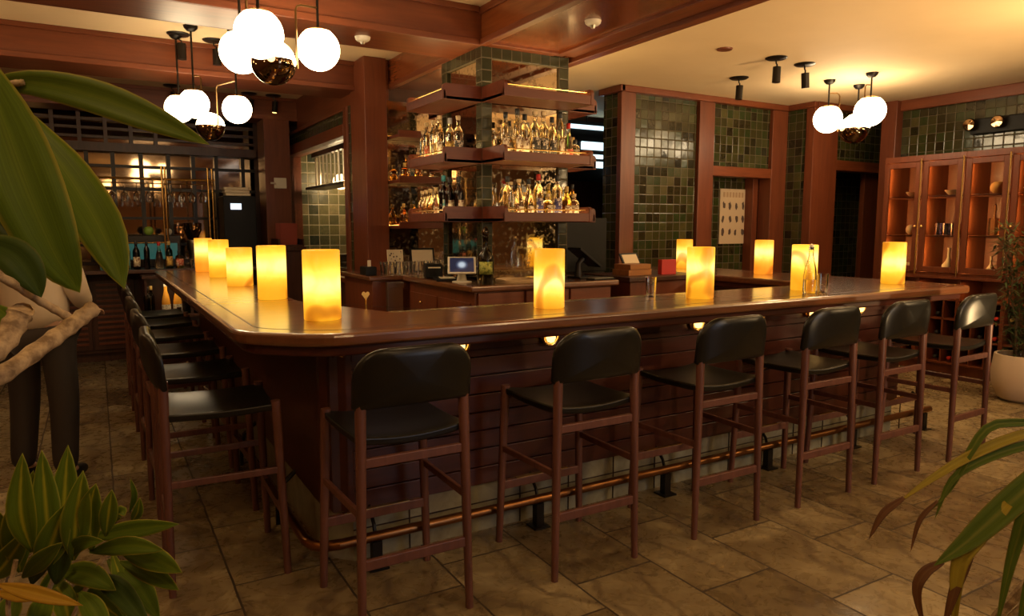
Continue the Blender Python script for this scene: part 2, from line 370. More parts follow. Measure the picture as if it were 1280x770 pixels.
beam(5, (-2.4, 6.87, 2.83), (-2.39, 6.9, 2.84), WX)  # replaced below if unused
bpy.data.objects.remove(bpy.data.objects['trim_5'])
# beam along the left opening wall and the pier at its end
struct(B((2.26, 6.6, 2.72), (2.50, 9.2, 3.1)).build('trim_5', WY, bevel=.004))
struct(B((2.24, 6.55, 0), (2.46, 6.98, 3.1)).build('trim_6', WZ, bevel=.006))
struct(B((2.255, 6.98, .0), (2.40, 7.10, 2.72)).build('wall_tile_strip', TILE_Y))
bpy.data.objects['wall_tile_strip'].name = 'trim_7'
struct(B((2.235, 7.10, 0), (2.42, 7.22, 2.72)).build('trim_8', WZ, bevel=.005))
struct(B((1.84, 9.15, 0), (2.15, 9.55, 2.83)).build('trim_9', WZ, bevel=.006))
# left wall with a tiled transom, a wide service opening with hanging bars, and a kitchen beyond
struct(B((2.26, 7.22, 2.55), (2.40, 9.9, 2.72)).build('wall_service', TILE_Y))
struct(B((2.26, 7.22, 0), (2.40, 9.9, .95)).build('wall_service_base', DARK)); bpy.data.objects['wall_service_base'].name = 'wall_service_low'
m = MB(); m.box((2.23, 7.22, 2.44), (2.42, 9.85, 2.56)).box((2.235, 7.22, 2.69), (2.27, 9.85, 2.73)).box((2.22, 7.22, .93), (2.46, 9.85, .98)).box((2.23, 9.7, .98), (2.42, 9.85, 2.44))
wf = m.build('window_frame', WY, bevel=.004)
win = struct(B((2.33, 7.24, .985), (2.334, 9.69, 2.43)).build('window_1', PANE)); wf.parent = win
struct(B((3.2, 6.7, 0), (3.3, 9.9, 2.8)).build('wall_kitchen', KT_X))
struct(B((2.42, 9.78, 0), (3.2, 9.9, 2.62)).build('wall_kitchen_end', KT_E))
struct(B((2.46, 6.73, 2.62), (3.3, 9.9, 2.70)).build('ceiling_kitchen', DARK))
# hanging rack of upright bars in the opening
hr = thing('hanging_rack', 'dark rack of upright bars hanging at the top of the service opening', 'rack', (2.55, 7.3, 2.0))
m = MB()
for k in range(13): m.tube([(0, .1 + k * .17, .06), (0, .1 + k * .17, .44)], .014, 6)
m.build('bar', STEEL, hr, smooth=True); B((-.12, 0, .0), (.14, 2.25, .03)).build('shelf', WHITEP, hr); B((-.03, 0, .42), (.03, 2.25, .62)).build('rail', BLACKM, hr)
# kitchen counter and bowls
kc = thing('kitchen_counter', 'pale counter behind the service opening', 'counter', (2.8, 8.3, 0))
B((-.3, -1.0, 1.0), (.38, 1.2, 1.03)).build('worktop', STEEL, kc); B((-.28, -.95, 0), (.38, 1.2, 1.0)).build('body', DARK, kc)
MB().lathe([(.05, 0), (.09, .04), (.1, .06), (.09, .06), (.04, .01)], 20).build('bowl', CERAMIC, loc=(2.63, 8.3, 1.035), smooth=True)
tag(bpy.data.objects['bowl'], 'small white bowl on the kitchen counter', 'bowl')
m = MB()
for k in range(9): m.lathe([(.06, k * .016), (.12, k * .016 + .014), (.12, k * .016 + .017)], 24)
tag(m.build('plate_stack', CERAMIC, loc=(2.66, 8.62, 1.035), smooth=True), 'stack of white plates on the kitchen counter', 'plates')

# back wall: header beam, clerestory grid, smoked mirror grid
struct(B((-2.4, 9.68, 2.40), (1.84, 9.9, 2.5)).build('trim_10', DARK))
mw = struct(B((-2.4, 9.84, 1.1), (1.84, 9.86, 2.4)).build('wall_mirror', DMIRROR))
m = MB()
for x in (-1.55, -1.25, -.95, -.65, -.35, -.05, .22, .52, .82, 1.1, 1.37, 1.69): m.box((x - .022, 9.78, 1.1), (x + .022, 9.84, 2.4))
for z in (1.3, 1.62, 1.97, 2.24): m.box((-2.4, 9.79, z - .016), (1.84, 9.84, z + .016))
m.build('muntin', BLACKM, mw)
cl = struct(B((-2.4, 9.84, 2.5), (1.84, 9.87, 3.0)).build('wall_clerestory', DMIRROR))
m = MB()
for k in range(10): m.box((-1.72 + k * .266 + .0, 9.76, 2.5), (-1.68 + k * .266, 9.84, 3.0))
for z in (2.56, 2.66, 2.76, 2.86): m.box((-2.4, 9.80, z), (1.84, 9.835, z + .03))
m.build('muntin', DARK, cl)

# W1: tiled wall behind the right of the bar
Y1 = 5.85
m = struct(B((4.72, Y1, 0), (5.95, Y1 + .12, 2.95)).build('wall_tiled', TILE_X))
struct(B((5.95, Y1, 2.15), (7.25, Y1 + .12, 2.95)).build('wall_over_door', TILE_X))
struct(B((7.25, 5.5, 0), (7.37, 5.97, 2.95)).build('wall_return', TILE_Y))
struct(B((7.37, 5.5, 2.25), (9.3, 5.62, 2.95)).build('wall_over_far_door', TILE_X))
struct(B((4.72, 5.97, 0), (4.84, 6.12, 2.95)).build('wall_side', TILE_Y))
def pil(n, x0, x1, y0, y1, z0=0, z1=2.95, M=WZ): return struct(B((x0, y0, z0), (x1, y1, z1)).build('trim_%d' % n, M, bevel=.006))
pil(11, 4.70, 4.89, Y1 - .05, Y1 + .02); pil(12, 5.80, 6.03, Y1 - .05, Y1 + .13); pil(13, 6.99, 7.26, Y1 - .05, Y1 + .13)
pil(14, 7.23, 7.68, 5.42, 5.53); pil(15, 7.98, 8.21, 4.9, 5.08)
struct(B((9.2, 4.6, 0), (9.3, 6.2, 2.95)).build('wall_far_right', WALLP))
struct(B((6.0, Y1 - .045, 2.09), (7.02, Y1 + .13, 2.2)).build('trim_16', WX, bevel=.005))
struct(B((7.68, 5.44, 2.19), (9.2, 5.63, 2.31)).build('trim_17', WX, bevel=.005))
m = MB(); m.box((4.67, Y1 - .09, 2.885), (7.25, Y1, 2.95)).box((7.20, 5.4, 2.885), (7.25, Y1 - .09, 2.95)).box((7.25, 5.38, 2.885), (9.2, 5.5, 2.95)).box((4.66, Y1 - .09, 2.885), (4.72, 6.14, 2.95))
struct(m.build('trim_18', WX, bevel=.008))
m = MB(); m.box((8.04, -3.4, 2.83), (8.1, 4.9, 2.95)); struct(m.build('trim_19', WY, bevel=.01))
# passage behind the doorways
struct(B((5.95, 6.12, 0), (9.3, 6.2, 2.95)).build('wall_passage', TILE_X))
d1 = struct(B((6.90, 5.985, 0), (6.99, 6.115, 2.12)).build('door_1', CABW, bevel=.004))
d2 = struct(B((8.58, 5.64, 0), (9.1, 5.70, 2.2)).build('door_2', CABW, bevel=.004))
# dark room behind the tower
struct(B((3.42, 8.3, 0), (9.3, 8.4, 2.95)).build('wall_dark_room', DARK))
mirw = struct(B((2.46, 6.6, 1.12), (3.42, 6.64, 2.72)).build('wall_back_mirror', MIRROR))
struct(B((2.40, 6.645, 0), (3.42, 6.72, 3.1)).build('wall_behind_mirror', DARK))

# ------------------------------------------------------------------ bar
bar = thing('bar_counter', 'long U-shaped reddish wooden bar counter with stone kick and tiled foot', 'bar counter', (.80, 3.0, 0))
def rnd(poly, idx, r, n=6):
    out = []
    for i, p in enumerate(poly):
        if i not in idx: out.append(p); continue
        p = Vector(p); a = (Vector(poly[i - 1]) - p).normalized(); b = (Vector(poly[(i + 1) % len(poly)]) - p).normalized()
        rr = idx[i]; A = p + a * rr; Bp = p + b * rr
        for k in range(n + 1):
            t = k / n; out.append(tuple(A * (1 - t) ** 2 + p * 2 * t * (1 - t) + Bp * t * t))
    return out
O = Vector((.80, 3.0))
def rel(poly): return [(x - .80, y - 3.0) for x, y in poly]
outer = [(.457, 7.5), (.457, 2.98), (.74, 2.71), (5.38, 2.68), (5.42, 2.74), (5.42, 5.75)]
inner = [(4.62, 5.75), (4.62, 3.27), (1.25, 3.27), (.98, 4.05), (.98, 7.5)]
topp = rnd(outer + inner, {1: .12, 2: .12}, 0)
MB().prism(rel(topp), 1.045, 1.10).build('countertop', TOP, bar, bevel=.016, seg=3)
under = rnd([(.50, 7.45), (.50, 3.0), (.76, 2.755), (5.36, 2.73), (5.37, 5.7), (4.66, 5.7), (4.66, 3.3), (1.27, 3.3), (1.0, 4.07), (1.0, 7.45)], {1: .1, 2: .1}, 0)
MB().prism(rel(under), 1.0, 1.045).build('apron', BODY, bar, bevel=.01)
# dark inlay line round the edge of the top
def inlay(pts, w=.007):
    m = MB()
    for a, b in zip(pts, pts[1:]):
        a = Vector(a); b = Vector(b); d = (b - a).normalized(); n = Vector((-d.y, d.x)) * w / 2; e = d * w / 2
        q = [a - n - e, b - n + e, b + n + e, a + n - e]
        m.prism(rel([tuple(p) for p in q]), 1.0995, 1.1006)
    return m
inlay(rnd([(.55, 7.4), (.55, 3.03), (.79, 2.81), (5.3, 2.79), (5.3, 5.7)], {1: .1, 2: .1}, 0)).build('inlay_line', LINE, bar)
inlay([(.98, 3.98), (1.6, 3.02)], .005).build('joint_line', LINE, bar); 
# body with boards
m = MB()
FB = 2.985
m.box((.84 - .8, FB + .02 - 3, .25), (5.08 - .8, 3.25 - 3, 1.0)); m.box((.84 - .8, 3.1 - 3, .25), (1.05 - .8, 7.4 - 3, 1.0)); m.box((4.7 - .8, 3.1 - 3, .25), (5.08 - .8, 5.7 - 3, 1.0))
m.build('carcass', DARK, bar)
m = MB(); z = .25; random.seed(3)
while z < .93:
    h = .092
    m.box((.93 - .8, FB - 3, z), (5.08 - .8, FB + .022 - 3, z + h - .006)); z += h
m.box((.93 - .8, FB - .012 - 3, .93), (5.08 - .8, FB + .022 - 3, 1.0))
m.build('front_boards', BODY, bar, bevel=.003)
B((.815 - .8, 3.11 - 3, .25), (.842 - .8, 7.38 - 3, 1.0)).build('side_panel', BODY, bar, bevel=.003)
B((5.08 - .8, 3.0 - 3, .25), (5.1 - .8, 5.7 - 3, 1.0)).build('side_panel', BODY, bar, bevel=.003)
MB().prism(rel([(.81, 3.11), (.815, 3.08), (.90, 2.975), (.93, 2.975), (.95, 3.06), (.86, 3.14)]), .25, 1.0).build('corner_post', BODY, bar, bevel=.004)
kick = [(.83, 7.3), (.83, 3.12), (.93, 3.01), (5.06, 3.01), (5.06, 5.65), (4.95, 5.65), (4.95, 3.1), (.97, 3.1), (.92, 3.16), (.92, 7.3)]
m = MB().prism(rel(kick), 0, .25); m.build('kick_plate', KICK, bar)
m = MB()
for k in range(14): m.box((1.2 + k * .305 - .8, 3.004 - 3, 0), (1.204 + k * .305 - .8, 3.011 - 3, .25))
m.box((.93 - .8, 3.005 - 3, .145), (5.05 - .8, 3.011 - 3, .15)); m.build('grout_line', LINE, bar)
# foot rail
m = MB(); m.tube([(.72 - .8, 7.2 - 3, .14), (.72 - .8, 3.02 - 3, .14)], .023, 12)
m.tube([(.83 - .8, 2.905 - 3, .145), (5.38 - .8, 2.905 - 3, .145)], .023, 12); m.tube([(.72 - .8, 3.03 - 3, .14), (.735 - .8, 2.96 - 3, .143), (.765 - .8, 2.92 - 3, .145), (.84 - .8, 2.905 - 3, .145)], .024, 12)
m.build('foot_rail', BRONZE, bar, smooth=60)
for k in range(6):
    x = 1.0 + k * .86 - .8
    m = MB(); m.tube([(x, .0, .27), (x, -.07, .19), (x, -.095, .12)], .009, 6); m.box((x - .022, -.115, 0), (x + .022, -.075, .125)); m.box((x - .045, -.14, 0), (x + .045, -.05, .008))
    m.build('rail_bracket', BLACKM, bar)
for k in range(4):
    y = 3.6 + k * 1.05 - 3
    MB().tube([(.02, y, .27), (-.06, y, .2), (-.08, y, .1), (-.08, y, 0.0)], .012, 6).build('rail_bracket', BLACKM, bar)
# coat-hook lamps under the bar edge
m0 = thing('hook_lamp', '', 'lamp', (1.44, 2.973, .97))
MB().lathe([(.008, 0), (.034, .004), (.034, .012), (.02, .02), (0, .022)], 20, M=Matrix.Rotation(pi / 2, 4, 'X')).build('backplate', BRASS, m0, smooth=True)
MB().lathe([(0, -.022), (.012, -.018), (.018, -.005), (.018, .005), (.01, .017), (0, .02)], 14, c=(0, 0, 0)).build('bulb', BULB, m0, smooth=True, loc=(0, -.028, -.004))
MB().tube([(math.cos(a) * .034, -.03 - .006 * math.sin(a), math.sin(a) * .034) for a in [pi + i * pi / 10 for i in range(11)]], .006, 8).build('hook', BRASS, m0, smooth=True)
MB().tube([(.05, -.004, .02), (.055, -.03, .025), (.065, -.035, .01)], .005, 6).build('peg', BRASS, m0, smooth=True)
hl = ['brass hook lamp under the bar edge above the nearest stool backrest', 'brass hook lamp between the two nearest front stools', 'brass hook lamp just right of the second front stool backrest',
      'brass hook lamp left of the third front stool backrest', 'brass hook lamp right above the third front stool backrest', 'brass hook lamp left of the fourth front stool backrest',
      'farthest lit brass hook lamp under the bar edge, beside the fourth stool backrest']
m0.scale = (1.35, 1.35, 1.35)
for k in range(7):
    x = 1.44 + .51 * k
    if k == 0: m0['label'] = hl[0]; m0['group'] = 'hook lamps under the bar edge'; o = m0
    else: o = dup(m0, (x, 2.973, .97), 0, hl[k])
    light('hook_light', 'POINT', (x, 2.93, .955), .16, (1, .5, .15), .02)
m = MB().tube([(-.03, 0, .01), (-.02, -.03, -.01), (0, -.012, .0), (.02, -.03, -.01), (.03, 0, .01)], .005, 6)
tag(m.build('coat_hook', BRASS, smooth=True, loc=(.86, 2.97, .975)), 'small double coat hook under the bar corner', 'hook')

# ------------------------------------------------------------------ stools
def make_stool():
    t = thing('bar_stool', '', 'bar stool', (0, 0, 0), 0)
    def leg(x0, y0, x1, y1, zt, r0=.015, r1=.019):
        m = MB(); n = 3
        pts = [((x0 + (x1 - x0) * k / n), (y0 + (y1 - y0) * k / n), zt * k / n, r0 + (r1 - r0) * k / n) for k in range(n + 1)]
        vs = []; fs = []
        for x, y, z, r in pts:
            for dx, dy in ((-1, -.5), (-.5, -1), (.5, -1), (1, -.5), (1, .5), (.5, 1), (-.5, 1), (-1, .5)): vs.append((x + dx * r, y + dy * r, z))
        for k in range(n):
            for i in range(8): j = (i + 1) % 8; fs.append((k * 8 + i, k * 8 + j, k * 8 + 8 + j, k * 8 + 8 + i))
        fs += [tuple(range(7, -1, -1)), tuple(range(n * 8, n * 8 + 8))]
        m.add(vs, fs); return m.build('leg', STOOL, t, smooth=50)
    for s in (-1, 1):
        leg(s * .222, -.235, s * .205, -.2265, .90, .014); leg(s * .238, .225, s * .212, .205, .775)
    def rail(a, b, h, w, name='rail'):
        a = Vector(a); b = Vector(b); d = (b - a); Lq = d.length; M = Matrix.Translation(a) @ d.to_track_quat('X', 'Z').to_matrix().to_4x4()
        return MB().box((0, -w / 2, -h / 2), (Lq, w / 2, h / 2), M).build(name, STOOL, t, bevel=.004)
    rail((-.2, -.226, .665), (.2, -.226, .665), .036, .02); rail((-.21, -.231, .28), (.21, -.231, .28), .04, .02)
    fr = rail((-.225, .215, .285), (.225, .215, .285), .042, .022); B((-.15, .203, .306), (.15, .227, .309)).build('foot_strip', BRASS, fr)
    rail((-.213, -.228, .47), (-.225, .215, .47), .03, .018); rail((.213, -.228, .47), (.225, .215, .47), .03, .018)
    rail((-.2, .205, .70), (.2, .205, .70), .03, .018); 
    # saddle leather seat
    n = 12; P = []
    def zs(u, v): return .758 - .022 * (1 - (2 * u - 1) ** 2) + .008 * (2 * v - 1) ** 2
    for i in range(n + 1):
        row = []
        for j in range(n + 1):
            u = j / n; v = i / n; e = .004 * (1 if 0 < i < n and 0 < j < n else 0)
            row.append(((u - .5) * .445, (v - .5) * .44, zs(u, v) + e))
        P.append(row)
    m = MB().grid(P); k = n + 1; base = len(m.v)
    Q = [[(x * .985, y * .985, z - .032) for x, y, z in row] for row in P]; m.grid(Q); 
    m.f[n * n:] = [tuple(reversed(f)) for f in m.f[n * n:]]
    per = [j for j in range(n + 1)] + [(i) * k + n for i in range(1, n + 1)] + [n * k + j for j in range(n - 1, -1, -1)] + [i * k for i in range(n - 1, 0, -1)]
    for a, b in zip(per, per[1:] + per[:1]): m.f.append((b, a, a + base, b + base)); m.mi.append(0)
    m.build('seat', LEATHER, t, smooth=60, bevel=.008, seg=3)
    # curved backrest pad: flat lower edge, rounded upper corners
    def outline():
        w = .236; pts = [(-w + .012, .862), (w - .012, .862), (w, .874)]; r = .12; z1 = 1.085
        for q in range(0, 9):
            a = q * pi / 16; pts.append((w - r + r * math.cos(a), z1 - r * .95 + r * .95 * math.sin(a) + .006))
        for q in range(0, 9):
            a = pi / 2 + q * pi / 16; pts.append((-w + r + r * math.cos(a), z1 - r * .95 + r * .95 * math.sin(a) + .006))
        pts.append((-w, .874)); return pts
    ol = outline(); cx, cz = 0, .97
    def bend(x, z, off): return (x, -.262 + off + .78 * x * x - (z - .86) * .10 , z)
    rings = [(.0, .0), (.30, .0), (.6, .0), (.85, .0), (.96, .003), (1.0, .012)]
    m = MB(); nO = len(ol); vs = []; fs = []
    def ringpts(s, off): return [bend(cx + (x - cx) * s, cz + (z - cz) * s, off) for x, z in ol]
    seq = [ringpts(.02, -.021), ringpts(.35, -.021), ringpts(.7, -.020), ringpts(.92, -.017), ringpts(.99, -.009), ringpts(1.0, 0), ringpts(.99, .009), ringpts(.92, .017), ringpts(.7, .020), ringpts(.35, .021), ringpts(.02, .021)]
    for r in seq: vs += r
    for a in range(len(seq) - 1):
        for i in range(nO): j = (i + 1) % nO; fs.append((a * nO + i, a * nO + j, (a + 1) * nO + j, (a + 1) * nO + i))
    fs.append(tuple(range(nO - 1, -1, -1))); fs.append(tuple((len(seq) - 1) * nO + i for i in range(nO)))
    m.add(vs, fs); m.build('backrest', LEATHER, t, smooth=60)
    return t
st0 = make_stool()
front = [(.985, 2.630, 0, 'wooden bar stool with black leather pad nearest the viewer, at the bar corner'),
         (1.84, 2.630, 0, 'black leather bar stool at the front, second from the bar corner'),
         (2.66, 2.630, 0, 'black leather bar stool in the middle of the front row, third from the bar corner'),
         (3.43, 2.630, 0, 'black leather bar stool at the front, standing between the third stool and the fifth'),
         (4.12, 2.630, 0, 'black leather bar stool at the front, fifth from the bar corner'),
         (4.90, 2.630, .03, 'rightmost bar stool, turned slightly, at the far right end of the front row')]
for k, (x, y, a, lb) in enumerate(front):
    if k == 0: st0.location = (x, y, 0); st0.rotation_euler = (0, 0, a); st0['label'] = lb; st0['group'] = 'stools along the front of the bar'
    else: dup(st0, (x, y, 0), a, lb)
ll = ['bar stool seen from the side, nearest on the left side of the bar', 'second bar stool along the left side of the bar', 'third bar stool along the left side of the bar',
      'fourth bar stool along the left side of the bar', 'fifth bar stool along the left side, last but one before the back counter', 'farthest bar stool on the left side of the bar']
for k, y in enumerate((3.30, 4.08, 4.86, 5.6, 6.3, 6.95)):
    dup(st0, (.425, y, 0), -pi / 2 + (.03 if k else -.02), ll[k], 'stools along the left side of the bar')

# ------------------------------------------------------------------ onyx lamps
def onyx_lamp(x, y, h, r, seed, label, tint=0, z=1.1, grp='lit onyx cylinder lamps on the bar'):
    t = thing('onyx_lamp', label, 'lamp', (x, y, z), random.random() * 6, grp)
    m = MB().lathe([(r - .004, 0), (r, .004), (r, h - .004), (r - .004, h), (r - .016, h), (r - .016, h - .05)], 40, cap=False)
    m.build('stone_cylinder', onyx('onyx_%d' % seed, seed, tint), t, smooth=50)
    MB().lathe([(0, 0.0015), (r - .006, 0.0015), (r - .006, .006), (0, .006)], 32).build('base', BRASS, t)
    return t
onyx_lamp(.87, 3.19, .316, .083, 1, 'glowing onyx lamp at the bar corner, largest and nearest on the left')
onyx_lamp(.87, 4.25, .31, .082, 2, 'glowing onyx lamp on the left arm, second from the corner, bright across its middle')
onyx_lamp(.87, 5.33, .27, .088, 3, 'squat amber onyx lamp with a dark foot on the left arm, third from the corner', .4)
onyx_lamp(.875, 6.35, .31, .08, 4, 'pale glowing onyx lamp, last but one along the left arm')
onyx_lamp(.86, 7.2, .31, .078, 5, 'farthest onyx lamp on the left arm, with a brown looping vein', 1)
onyx_lamp(2.02, 3.06, .305, .08, 11, 'glowing onyx lamp with dark diagonal vein in front of the bottle tower', .3)
onyx_lamp(3.06, 3.02, .30, .08, 7, 'glowing onyx lamp on the front arm between the shot glass and the glass carafe')
onyx_lamp(4.05, 3.06, .30, .082, 8, 'glowing onyx lamp right behind the glass carafe')
onyx_lamp(5.09, 3.08, .305, .08, 9, 'rightmost onyx lamp, near the right end of the bar')
onyx_lamp(5.13, 4.30, .30, .08, 10, 'banded amber onyx lamp on the right arm, in front of the doorway', 1)
onyx_lamp(5.14, 5.30, .29, .08, 6, 'farthest onyx lamp on the right arm, close to the green tiled wall', .6)

# ------------------------------------------------------------------ bottle tower
tx0, tx1, ty0, ty1 = 2.51, 3.286, 4.72, 5.41
tw = thing('bottle_tower', 'square bottle tower of mirror and green tile with wooden shelves on every side', 'display shelf', (2.9, 5.06, 1.105))
def R3(a): return (a[0] - 2.9, a[1] - 5.06, a[2] - 1.105)
pw = .086
m = MB()
for (x, y) in ((tx0, ty0), (tx1 - pw, ty0), (tx0, ty1 - pw), (tx1 - pw, ty1 - pw)): m.box(R3((x, y, 1.105)), R3((x + pw, y + pw, 2.835)))
m.box(R3((tx0 + pw, ty0, 2.75)), R3((tx1 - pw, ty0 + pw, 2.835)))
o = m.build('tiled_post', TT_X, tw)
m = MB()
for (x, y) in ((tx0, ty0), (tx0, ty1 - pw)): m.box(R3((x - .002, y - .0, 1.105)), R3((x, y + pw, 2.835)))
m.box(R3((tx0, ty0 + pw, 2.75)), R3((tx0 + pw, ty1 - pw, 2.835)))
m.build('tiled_band', TT_Y, tw)
m = MB(); m.box(R3((tx0 + pw, ty0 + .02, 1.105)), R3((tx1 - pw, ty0 + .03, 2.75))); m.box(R3((tx0 + .02, ty0 + pw, 1.105)), R3((tx0 + .03, ty1 - pw, 2.75)))
m.box(R3((tx0 + pw, ty1 - .03, 1.105)), R3((tx1 - pw, ty1 - .02, 2.75))); m.box(R3((tx1 - .03, ty0 + pw, 1.105)), R3((tx1 - .02, ty1 - pw, 2.75)))
m.build('mirror_panel', MIRROR, tw)
B(R3((tx0 + .1, ty0 + .1, 1.11)), R3((tx1 - .1, ty1 - .1, 2.7))).build('core', DARK, tw)
SX = tx0 - .31; SY = ty0 - .335; levels = (1.555, 1.985, 2.43)
def shelf(M, Lw, depth, z, name, first_post=True):
    """local frame: x along the face (0..Lw), y outwards (0..depth)"""
    sh = MB().box((0, 0, z), (Lw, depth - .02, z + .025), M).build('shelf', SHELF, tw, bevel=.003)
    m = MB().box((0, depth - .022, z), (Lw, depth, z + .066), M); m.build('front_board', SHELF, sh, bevel=.004)
    for x in (0, Lw - .028):
        # end board with a rounded outer top corner
        prof = [(0, z - .002), (depth + .004, z - .002)] + [(depth + .004 - .03 + .03 * math.cos(a), z + .112 - .03 + .03 * math.sin(a)) for a in [i * pi / 8 for i in range(5)]] + [(0, z + .112)]
        vs = [(x, p, q) for p, q in prof] + [(x + .028, p, q) for p, q in prof]; n = len(prof)
        MB().add(vs, [tuple(range(n)), tuple(reversed(range(n, 2 * n)))] + [(i, n + i, n + (i + 1) % n, (i + 1) % n) for i in range(n)], M).build('end_board', SHELF, sh, bevel=.003)
    mm = MB().tube([M @ Vector((.03, depth - .03, z + .088)), M @ Vector((Lw - .03, depth - .03, z + .088))], .005, 8); mm.build('rail', BRASS, sh, smooth=True)
    MB().box((.035, depth - .04, z + .027), (Lw - .035, depth - .025, z + .038), M).build('led_strip', LED, sh)
    MB().box((.04, .05, z + .0255), (Lw - .04, depth - .045, z + .0285), M).build('lit_panel', LPAN, sh)
T0 = Matrix.Translation((-2.9, -5.06, -1.105))
for z in levels:
    dz = ty0 - SY
    shelf(T0 @ Matrix(((1, 0, 0, tx0), (0, -1, 0, ty0), (0, 0, 1, 0), (0, 0, 0, 1))), tx1 - tx0, dz, z, 'front')
    shelf(T0 @ Matrix(((0, -1, 0, tx0), (1, 0, 0, ty0), (0, 0, 1, 0), (0, 0, 0, 1))), ty1 - ty0, tx0 - SX, z, 'left')
    shelf(T0 @ Matrix(((0, 1, 0, tx1), (1, 0, 0, ty0), (0, 0, 1, 0), (0, 0, 0, 1))), ty1 - ty0, .28, z, 'right')
    shelf(T0 @ Matrix(((1, 0, 0, tx0), (0, 1, 0, ty1), (0, 0, 1, 0), (0, 0, 0, 1))), tx1 - tx0, .28, z, 'back')
for z in (1.7, 2.12):
    pass

# ------------------------------------------------------------------ bottles
GLS = {}
def gm(col, rough=.03):
    k = tuple(col)
    if k not in GLS:
        GLS[k] = glassm('bottle_glass_%d' % len(GLS), col, rough)
        if min(col) > .7: bsdf(GLS[k]).inputs['Transmission Weight'].default_value = .86
    return GLS[k]
CLEAR = (1.0, .86, .60); AMB = (.85, .42, .08); DKG = (.04, .07, .02); RED = (.75, .10, .04); YEL = (.95, .72, .15); TEAL = (.1, .45, .5); GRN = (.15, .5, .1); DARKW = (.03, .012, .01)
PROF = {
 'tall': [(.0, .004), (.034, 0), (.037, .006), (.037, .19), (.034, .21), (.018, .235), (.014, .25), (.0135, .295), (.015, .3)],
 'slim': [(.0, .004), (.029, 0), (.031, .005), (.031, .21), (.027, .235), (.014, .26), (.013, .305), (.014, .31)],
 'round': [(.0, .004), (.036, 0), (.044, .01), (.046, .08), (.044, .13), (.03, .165), (.016, .19), (.014, .24), (.016, .245)],
 'short': [(.0, .004), (.042, 0), (.045, .006), (.045, .125), (.038, .145), (.018, .155), (.016, .185), (.018, .19)],
 'wine': [(.0, .012), (.03, .001), (.038, .004), (.038, .19), (.034, .215), (.018, .245), (.0145, .26), (.0145, .305), (.016, .31)],
 'bell': [(.0, .004), (.043, 0), (.046, .006), (.04, .11), (.032, .17), (.02, .21), (.0145, .24), (.014, .29), (.016, .295)]}
LABM = {}
def labmat(c, c2):
    k = (c, c2)
    if k in LABM: return LABM[k]
    m = mat('label_%d' % len(LABM), c, .6); v = obj_coord(m, (1, 1, 1))
    n = noise(m, v, 45, 2); L(m, ramp(m, n, [(.5, c), (.56, c2)], 'LINEAR'), bsdf(m).inputs['Base Color'])
    b = bsdf(m); b.inputs['Subsurface Weight'].default_value = 0; LABM[k] = m; return m
CAPM = {}
def capm(c):
    if c not in CAPM: CAPM[c] = mat('cap_%d' % len(CAPM), c, .4)
    return CAPM[c]
proto_cache = {}
def bottle(loc, kind, glass, cap, lab, label, group, s=1.0, name='bottle', cat='bottle'):
    key = (kind, glass, cap, lab)
    if key in proto_cache:
        r = dup(proto_cache[key], loc, random.random() * 1.2 - .6, label, group)
    else:
        r = thing(name, label, cat, loc, random.random() * 1.2 - .6, group)
        p = PROF[kind]; MB().lathe(p, 20).build('glass_body', gm(glass), r, smooth=50)
        zt = p[-1][1]; rt = p[-1][0]
        MB().lathe([(rt + .0005, zt - .03), (rt + .002, zt - .028), (rt + .002, zt + .012), (rt, zt + .014)] if cap != (.75, .55, .3) else [(rt - .003, zt - .01), (rt + .003, zt), (rt + .004, zt + .02), (rt + .002, zt + .022)], 14).build('cap', capm(cap), r, smooth=50)
        if lab:
            rb = max(q[0] for q in p); zb = .03; zh = {'round': .10, 'short': .11, 'bell': .09}.get(kind, .14)
            rb = p[2][0] if kind != 'bell' else .046
            pts = [(rb + .0012, zb), (rb + .0012, zh)] if kind not in ('round', 'bell') else ([(.0445 + .001, .03), (.0468, .05), (.0472, .08), (.0465, .10)] if kind == 'round' else [(.0448, .03), (.042, .085), (.0415, .095)])
            n = 14; P = []
            for rr, zz in pts: P.append([(rr * math.cos(a), rr * math.sin(a), zz) for a in [(-pi / 2 - 1.15) + 2.3 * i / n for i in range(n + 1)]])
            MB().grid(P).build('paper_label', labmat(*lab), r, smooth=50, solid=.0006)
        proto_cache[key] = r
    r.scale = (s, s, s); return r
CORK = (.75, .55, .3); BLK = (.02, .02, .02); RD = (.6, .03, .02); SIL = (.5, .5, .5); GLD = (.6, .4, .12); TL = (.05, .3, .35)
LW = ((.8, .7, .5), (.25, .12, .06)); LB = ((.05, .045, .04), (.7, .6, .45)); LR = ((.6, .12, .05), (.85, .6, .4)); LN = ((.08, .07, .2), (.8, .7, .6)); LT = ((.15, .4, .42), (.7, .65, .5)); LY = ((.75, .5, .12), (.3, .15, .05))
ORD = ['first', 'second', 'third', 'fourth', 'fifth', 'sixth', 'seventh', 'eighth', 'ninth', 'tenth', 'eleventh', 'twelfth', 'thirteenth', 'fourteenth']
def desc(kind, glass, cap, lab):
    g = {CLEAR: 'clear', AMB: 'amber', DKG: 'dark-green', RED: 'red', YEL: 'yellow', TEAL: 'blue', GRN: 'green', DARKW: 'black'}[glass]
    c = {CORK: 'cork', BLK: 'black cap', RD: 'red cap', SIL: 'silver cap', GLD: 'gold cap', TL: 'blue foil'}[cap]
    l = {None: '', LW: ', cream label', LB: ', black label', LR: ', red label', LN: ', navy label', LT: ', blue label', LY: ', yellow label'}[lab]
    return {'tall': '', 'slim': 'slim ', 'round': 'round ', 'short': 'squat ', 'wine': '', 'bell': 'flared '}[kind] + g + ' bottle with ' + c + l
